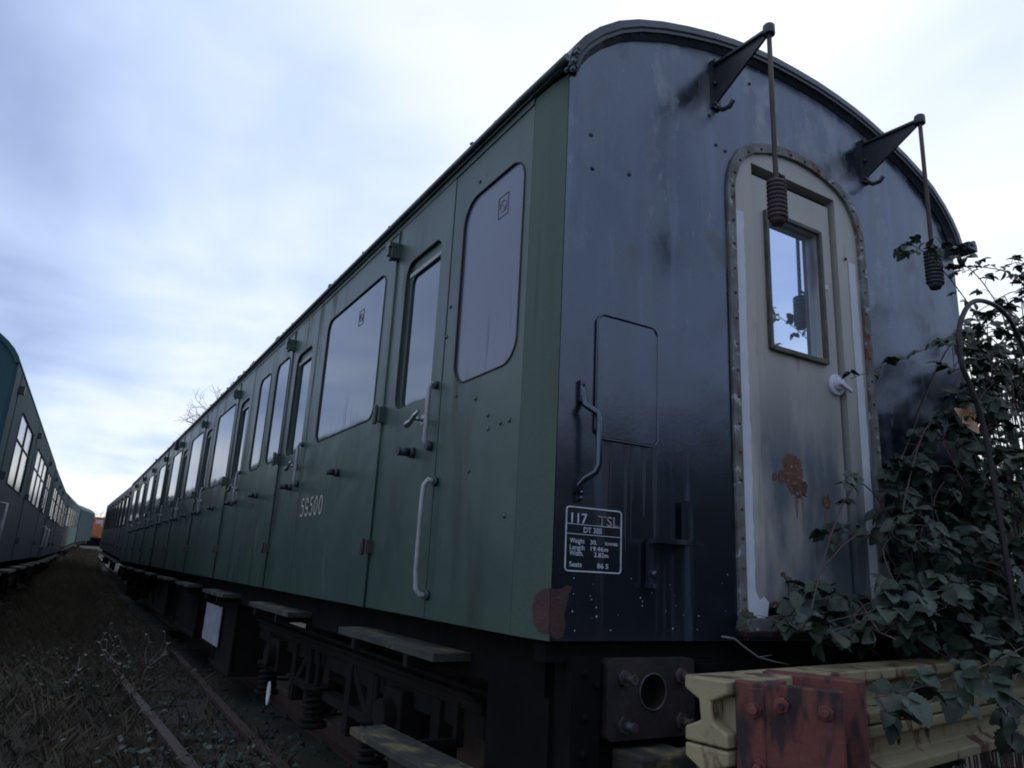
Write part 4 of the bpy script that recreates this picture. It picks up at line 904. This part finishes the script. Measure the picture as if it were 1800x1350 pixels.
def tree_mesh(root, h, spread, leafm, nleaf, leafsize, trunk_r=.12, levels=4, bare=False, seed=1, crown0=.25):
    rnd = random.Random(seed); tm = MB(); tips = []
    def grow(p, d, L, r, lev):
        n = 3; pts = [p]; q = p; dd = d.copy()
        for i in range(n):
            dd = (dd + Vector((rnd.gauss(0, .16), rnd.gauss(0, .16), rnd.gauss(.03, .10)))).normalized(); q = q + dd * L / n; pts.append(q)
        tm.tube(pts, [r * (1 - .4 * i / n) for i in range(n + 1)], 6 if lev > 1 else 4, False)
        tips.append((q, lev)); tips.append((pts[2], lev))
        if lev == 0: return
        for k in range(rnd.choice((3, 3, 4))):
            a = rnd.uniform(0, 2 * math.pi); o = dd.orthogonal().normalized(); o = Matrix.Rotation(a, 3, dd) @ o
            nd_ = (dd * rnd.uniform(.6, 1.0) + o * rnd.uniform(.5, .95) * spread).normalized(); s0 = pts[rnd.choice((1, 2, 3))] if lev < levels else pts[rnd.choice((2, 3))]
            grow(s0, nd_, L * rnd.uniform(.55, .78), r * .58, lev - 1)
    grow(Vector((0, 0, 0)), Vector((0, 0, 1)), h * .40, trunk_r, levels)
    tm.build('trunk', m_bark, root)
    if not bare:
        lm = MB(); tp = [t for t, l in tips if l <= 2]
        for k in range(nleaf):
            c = rnd.choice(tp) + Vector((rnd.gauss(0, .16), rnd.gauss(0, .16), rnd.gauss(0, .14))) * h * .22
            if c.z < .1: c.z = .1 + abs(c.z) * .3
            d = Vector((rnd.gauss(0, 1), rnd.gauss(0, 1), rnd.gauss(0, .7))).normalized(); e = d.orthogonal().normalized(); s_ = leafsize * rnd.uniform(.6, 1.3)
            lm.add([c, c + d * s_ * .5 + e * s_ * .32, c + d * s_, c + d * s_ * .5 - e * s_ * .32], [(0, 1, 2, 3)])
        lm.build('crown', leafm, root, fixn=False)
def tree(name, label, loc, cat='tree', group=None, **k):
    root = empty(name, loc); tag(root, label, cat, group); tree_mesh(root, **k); return root
tree('bare_tree', 'leafless tree showing its fine twigs above the roof of the green coach', (5.7, 40, dz(40) - .3), h=11.2, spread=.75, leafm=None, nleaf=0, leafsize=0, trunk_r=.2, levels=6, bare=True, seed=5)
GB = 'leafy bushes right of the coach'
tree('hedge_shrub', 'pale yellowish green bush behind the brambles at the right edge', (8.9, 3.6, -.2), 'bush', GB, h=4.6, spread=1.0, leafm=m_tleaf, nleaf=15000, leafsize=.07, trunk_r=.08, levels=4, seed=3)
tree('hedge_shrub', 'darker leafy bush close beside the right flank of the coach', (5.2, 1.9, -.2), 'bush', GB, h=3.1, spread=1.0, leafm=m_tleaf2, nleaf=15000, leafsize=.06, trunk_r=.07, levels=4, seed=8)
# trees round the right and rear of the viewpoint, seen mirrored in the glossy paint and glass
GC = 'trees on the far side of the yard'
for i, (x, y, h, sd_) in enumerate(((17, -10, 6.5, 12), (12.5, -14, 6.0, 13), (6, -15, 5.6, 14))):
    tree('hedge_tree', 'leafy tree across the yard to the right of the viewpoint', (x, y, -.2), 'tree', GC, h=h, spread=.95, leafm=m_tleaf2, nleaf=9000, leafsize=.22, trunk_r=.12, levels=4, seed=sd_)
GD = 'small bare trees on the skyline between the rows'
for i, (x, y, h) in enumerate(((-5.5, 100, 5.6), (-3.2, 104, 4.8), (-1.2, 108, 5.2), (-7.6, 102, 6.2))):
    tree('bare_tree', 'small bare tree on the far skyline in the gap between the two rows of coaches', (x, y, 2.1), 'tree', GD, h=h, spread=.8, leafm=None, nleaf=0, leafsize=0, trunk_r=.12, levels=5, bare=True, seed=30 + i)

def bush_mesh(root, rx, ry, h, n, ls, seed, m=None):
    rnd = random.Random(seed); lm = MB(); tk = MB(); cl = []
    for k in range(60):
        a = rnd.uniform(0, 6.283); q = rnd.random() ** .5; zq = rnd.random() ** .8; w = q * (1 - .45 * zq ** 2)
        c = Vector((math.cos(a) * rx * w, math.sin(a) * ry * w, h * (.08 + .86 * zq) * (1 - .25 * q * q * rnd.random()))); cl.append(c)
        tk.tube([(c.x * .15, c.y * .15, 0), (c.x * .5, c.y * .5, c.z * .55), c], [.05, .03, .01], 5, False)
    for k in range(n):
        c = rnd.choice(cl) + Vector((rnd.gauss(0, .16) * rx, rnd.gauss(0, .16) * ry, rnd.gauss(0, .10) * h)); c.z = abs(c.z)
        d = Vector((rnd.gauss(0, 1), rnd.gauss(0, 1), rnd.gauss(0, .7))).normalized(); e = d.orthogonal().normalized(); s_ = ls * rnd.uniform(.6, 1.3)
        lm.add([c, c + d * s_ * .5 + e * s_ * .32, c + d * s_, c + d * s_ * .5 - e * s_ * .32], [(0, 1, 2, 3)])
    tk.build('trunk', m_bark, root); lm.build('crown', m or m_tleaf2, root, fixn=False)
for i, (x, y, rx, ry, h) in enumerate(((10.5, -3.6, 2.2, 2.0, 4.6), (9.6, -7.2, 2.2, 2.2, 4.6), (7.2, -9.6, 2.2, 2.0, 4.7), (4.2, -10.8, 2.2, 1.8, 4.6), (1.2, -11.4, 2.2, 1.8, 4.5), (-2.0, -12.4, 2.2, 1.8, 4.4), (13.5, .5, 2.2, 2.4, 5.2))):  # hedge added out of view to block bright sky in the end wall's reflection
    root = empty('hedge_shrub', (x, y, -.2)); tag(root, 'tall dark unseen hedge bush added behind the viewpoint to darken the reflection in the black coach end', 'bush', 'added hedge behind the viewpoint'); bush_mesh(root, rx, ry, h, 5000, .26, 50 + i)
# ground cover
gc = MB(); rnd = random.Random(5)
for k in range(42000):
    y = 1.0 + (rnd.random() ** 1.5) * 72; x = rnd.uniform(-3.7, -1.2) + max(0, y - 35) * .02
    if rnd.random() < .25: x = rnd.uniform(-5.5, -2.2)
    z = -.16 + dz(y) + .09 * max(0, 1 - abs(x + 2.75) / .9); h = rnd.uniform(.04, .20) * (1 if abs(x + 2.7) < .8 else .6) * (1 + min(y, 50) / 30 * rnd.random()); a = rnd.uniform(0, 6.28); w = .003 + .004 * (y / 10)
    lx_, ly_ = rnd.gauss(0, .6) * h, rnd.gauss(0, .6) * h
    gc.add([(x - w * math.cos(a), y - w * math.sin(a), z - .02), (x + w * math.cos(a), y + w * math.sin(a), z - .02), (x + lx_ * .5 + w * .6, y + ly_ * .5, z + h * .6), (x + lx_, y + ly_, z + h * .95)], [(0, 1, 2), (0, 2, 3)])
tag(gc.build('dead_grass', m_grass, fixn=False), 'matted dead grass and weeds on the ground between the two rows of coaches', 'grass', kind='stuff')
iv = MB(); st_ = MB(); rnd = random.Random(6)
cl_ = [(rnd.uniform(-3.4, -1.3), rnd.uniform(1.2, 8.5), rnd.uniform(.15, .45)) for _ in range(26)] + [(-1.85, 2.9, .25), (-1.7, 2.3, .3), (-1.95, 4.6, .2), (-2.0, 5.6, .2), (-1.45, 3.2, .3)]
for cx, cy, rad in cl_:
    for k in range(int(70 * rad + 8)):
        x = cx + rnd.gauss(0, rad * .6); y = cy + rnd.gauss(0, rad * .6); z = -.13 + .09 * max(0, 1 - abs(x + 2.75) / .9) + rnd.random() * .17
        leaflet(iv, Vector((x, y, z)), Vector((rnd.gauss(0, 1), rnd.gauss(0, 1), rnd.gauss(-.1, .3))), Vector((rnd.gauss(0, .3), rnd.gauss(0, .3), 1)), rnd.uniform(.025, .055), segs=3)
tag(iv.build('ground_ivy', m_ivy, fixn=False), 'low green ivy and bramble leaves creeping over the ground beside the loose rails', 'ground cover', kind='stuff')
sn = MB(); rnd = random.Random(8)
for k in range(1500):
    y = 1.2 + rnd.random() ** 1.5 * 14; x = rnd.uniform(-3.5, -.6); s_ = rnd.uniform(.010, .030); sn.blob((x, y, -.15 + .09 * max(0, 1 - abs(x + 2.75) / .9) + s_ * .3), (s_, s_ * rnd.uniform(.7, 1.2), s_ * .7), 5, .3)
tag(sn.build('ballast', mat('ballast_stone', (.055, .052, .05), (.03, .028, .028), 20, U, .9), fixn=False), 'scattered dark ballast stones between and beside the rails', 'stones', kind='stuff')
# upright weed stalks near the loose rail
wk = MB(); rnd = random.Random(9)
for k in range(9):
    x = -2.05 + rnd.gauss(0, .25); y = 7.5 + rnd.gauss(0, 1.0); p = Vector((x, y, -.15)); pts = [p]
    for i in range(4): p = p + Vector((rnd.gauss(0, .05), rnd.gauss(0, .05), .11)); pts.append(p)
    wk.tube(pts, [.006, .005, .004, .003, .002], 5)
    for q in pts[2:]: leaflet(wk, q, Vector((rnd.gauss(0, 1), rnd.gauss(0, 1), .2)), Vector((0, 0, 1)), .07, segs=3)
tag(wk.build('dead_weeds', m_twig, fixn=False), 'clump of pale dead weed stalks standing by the far end of the loose rail', 'weeds', kind='stuff')
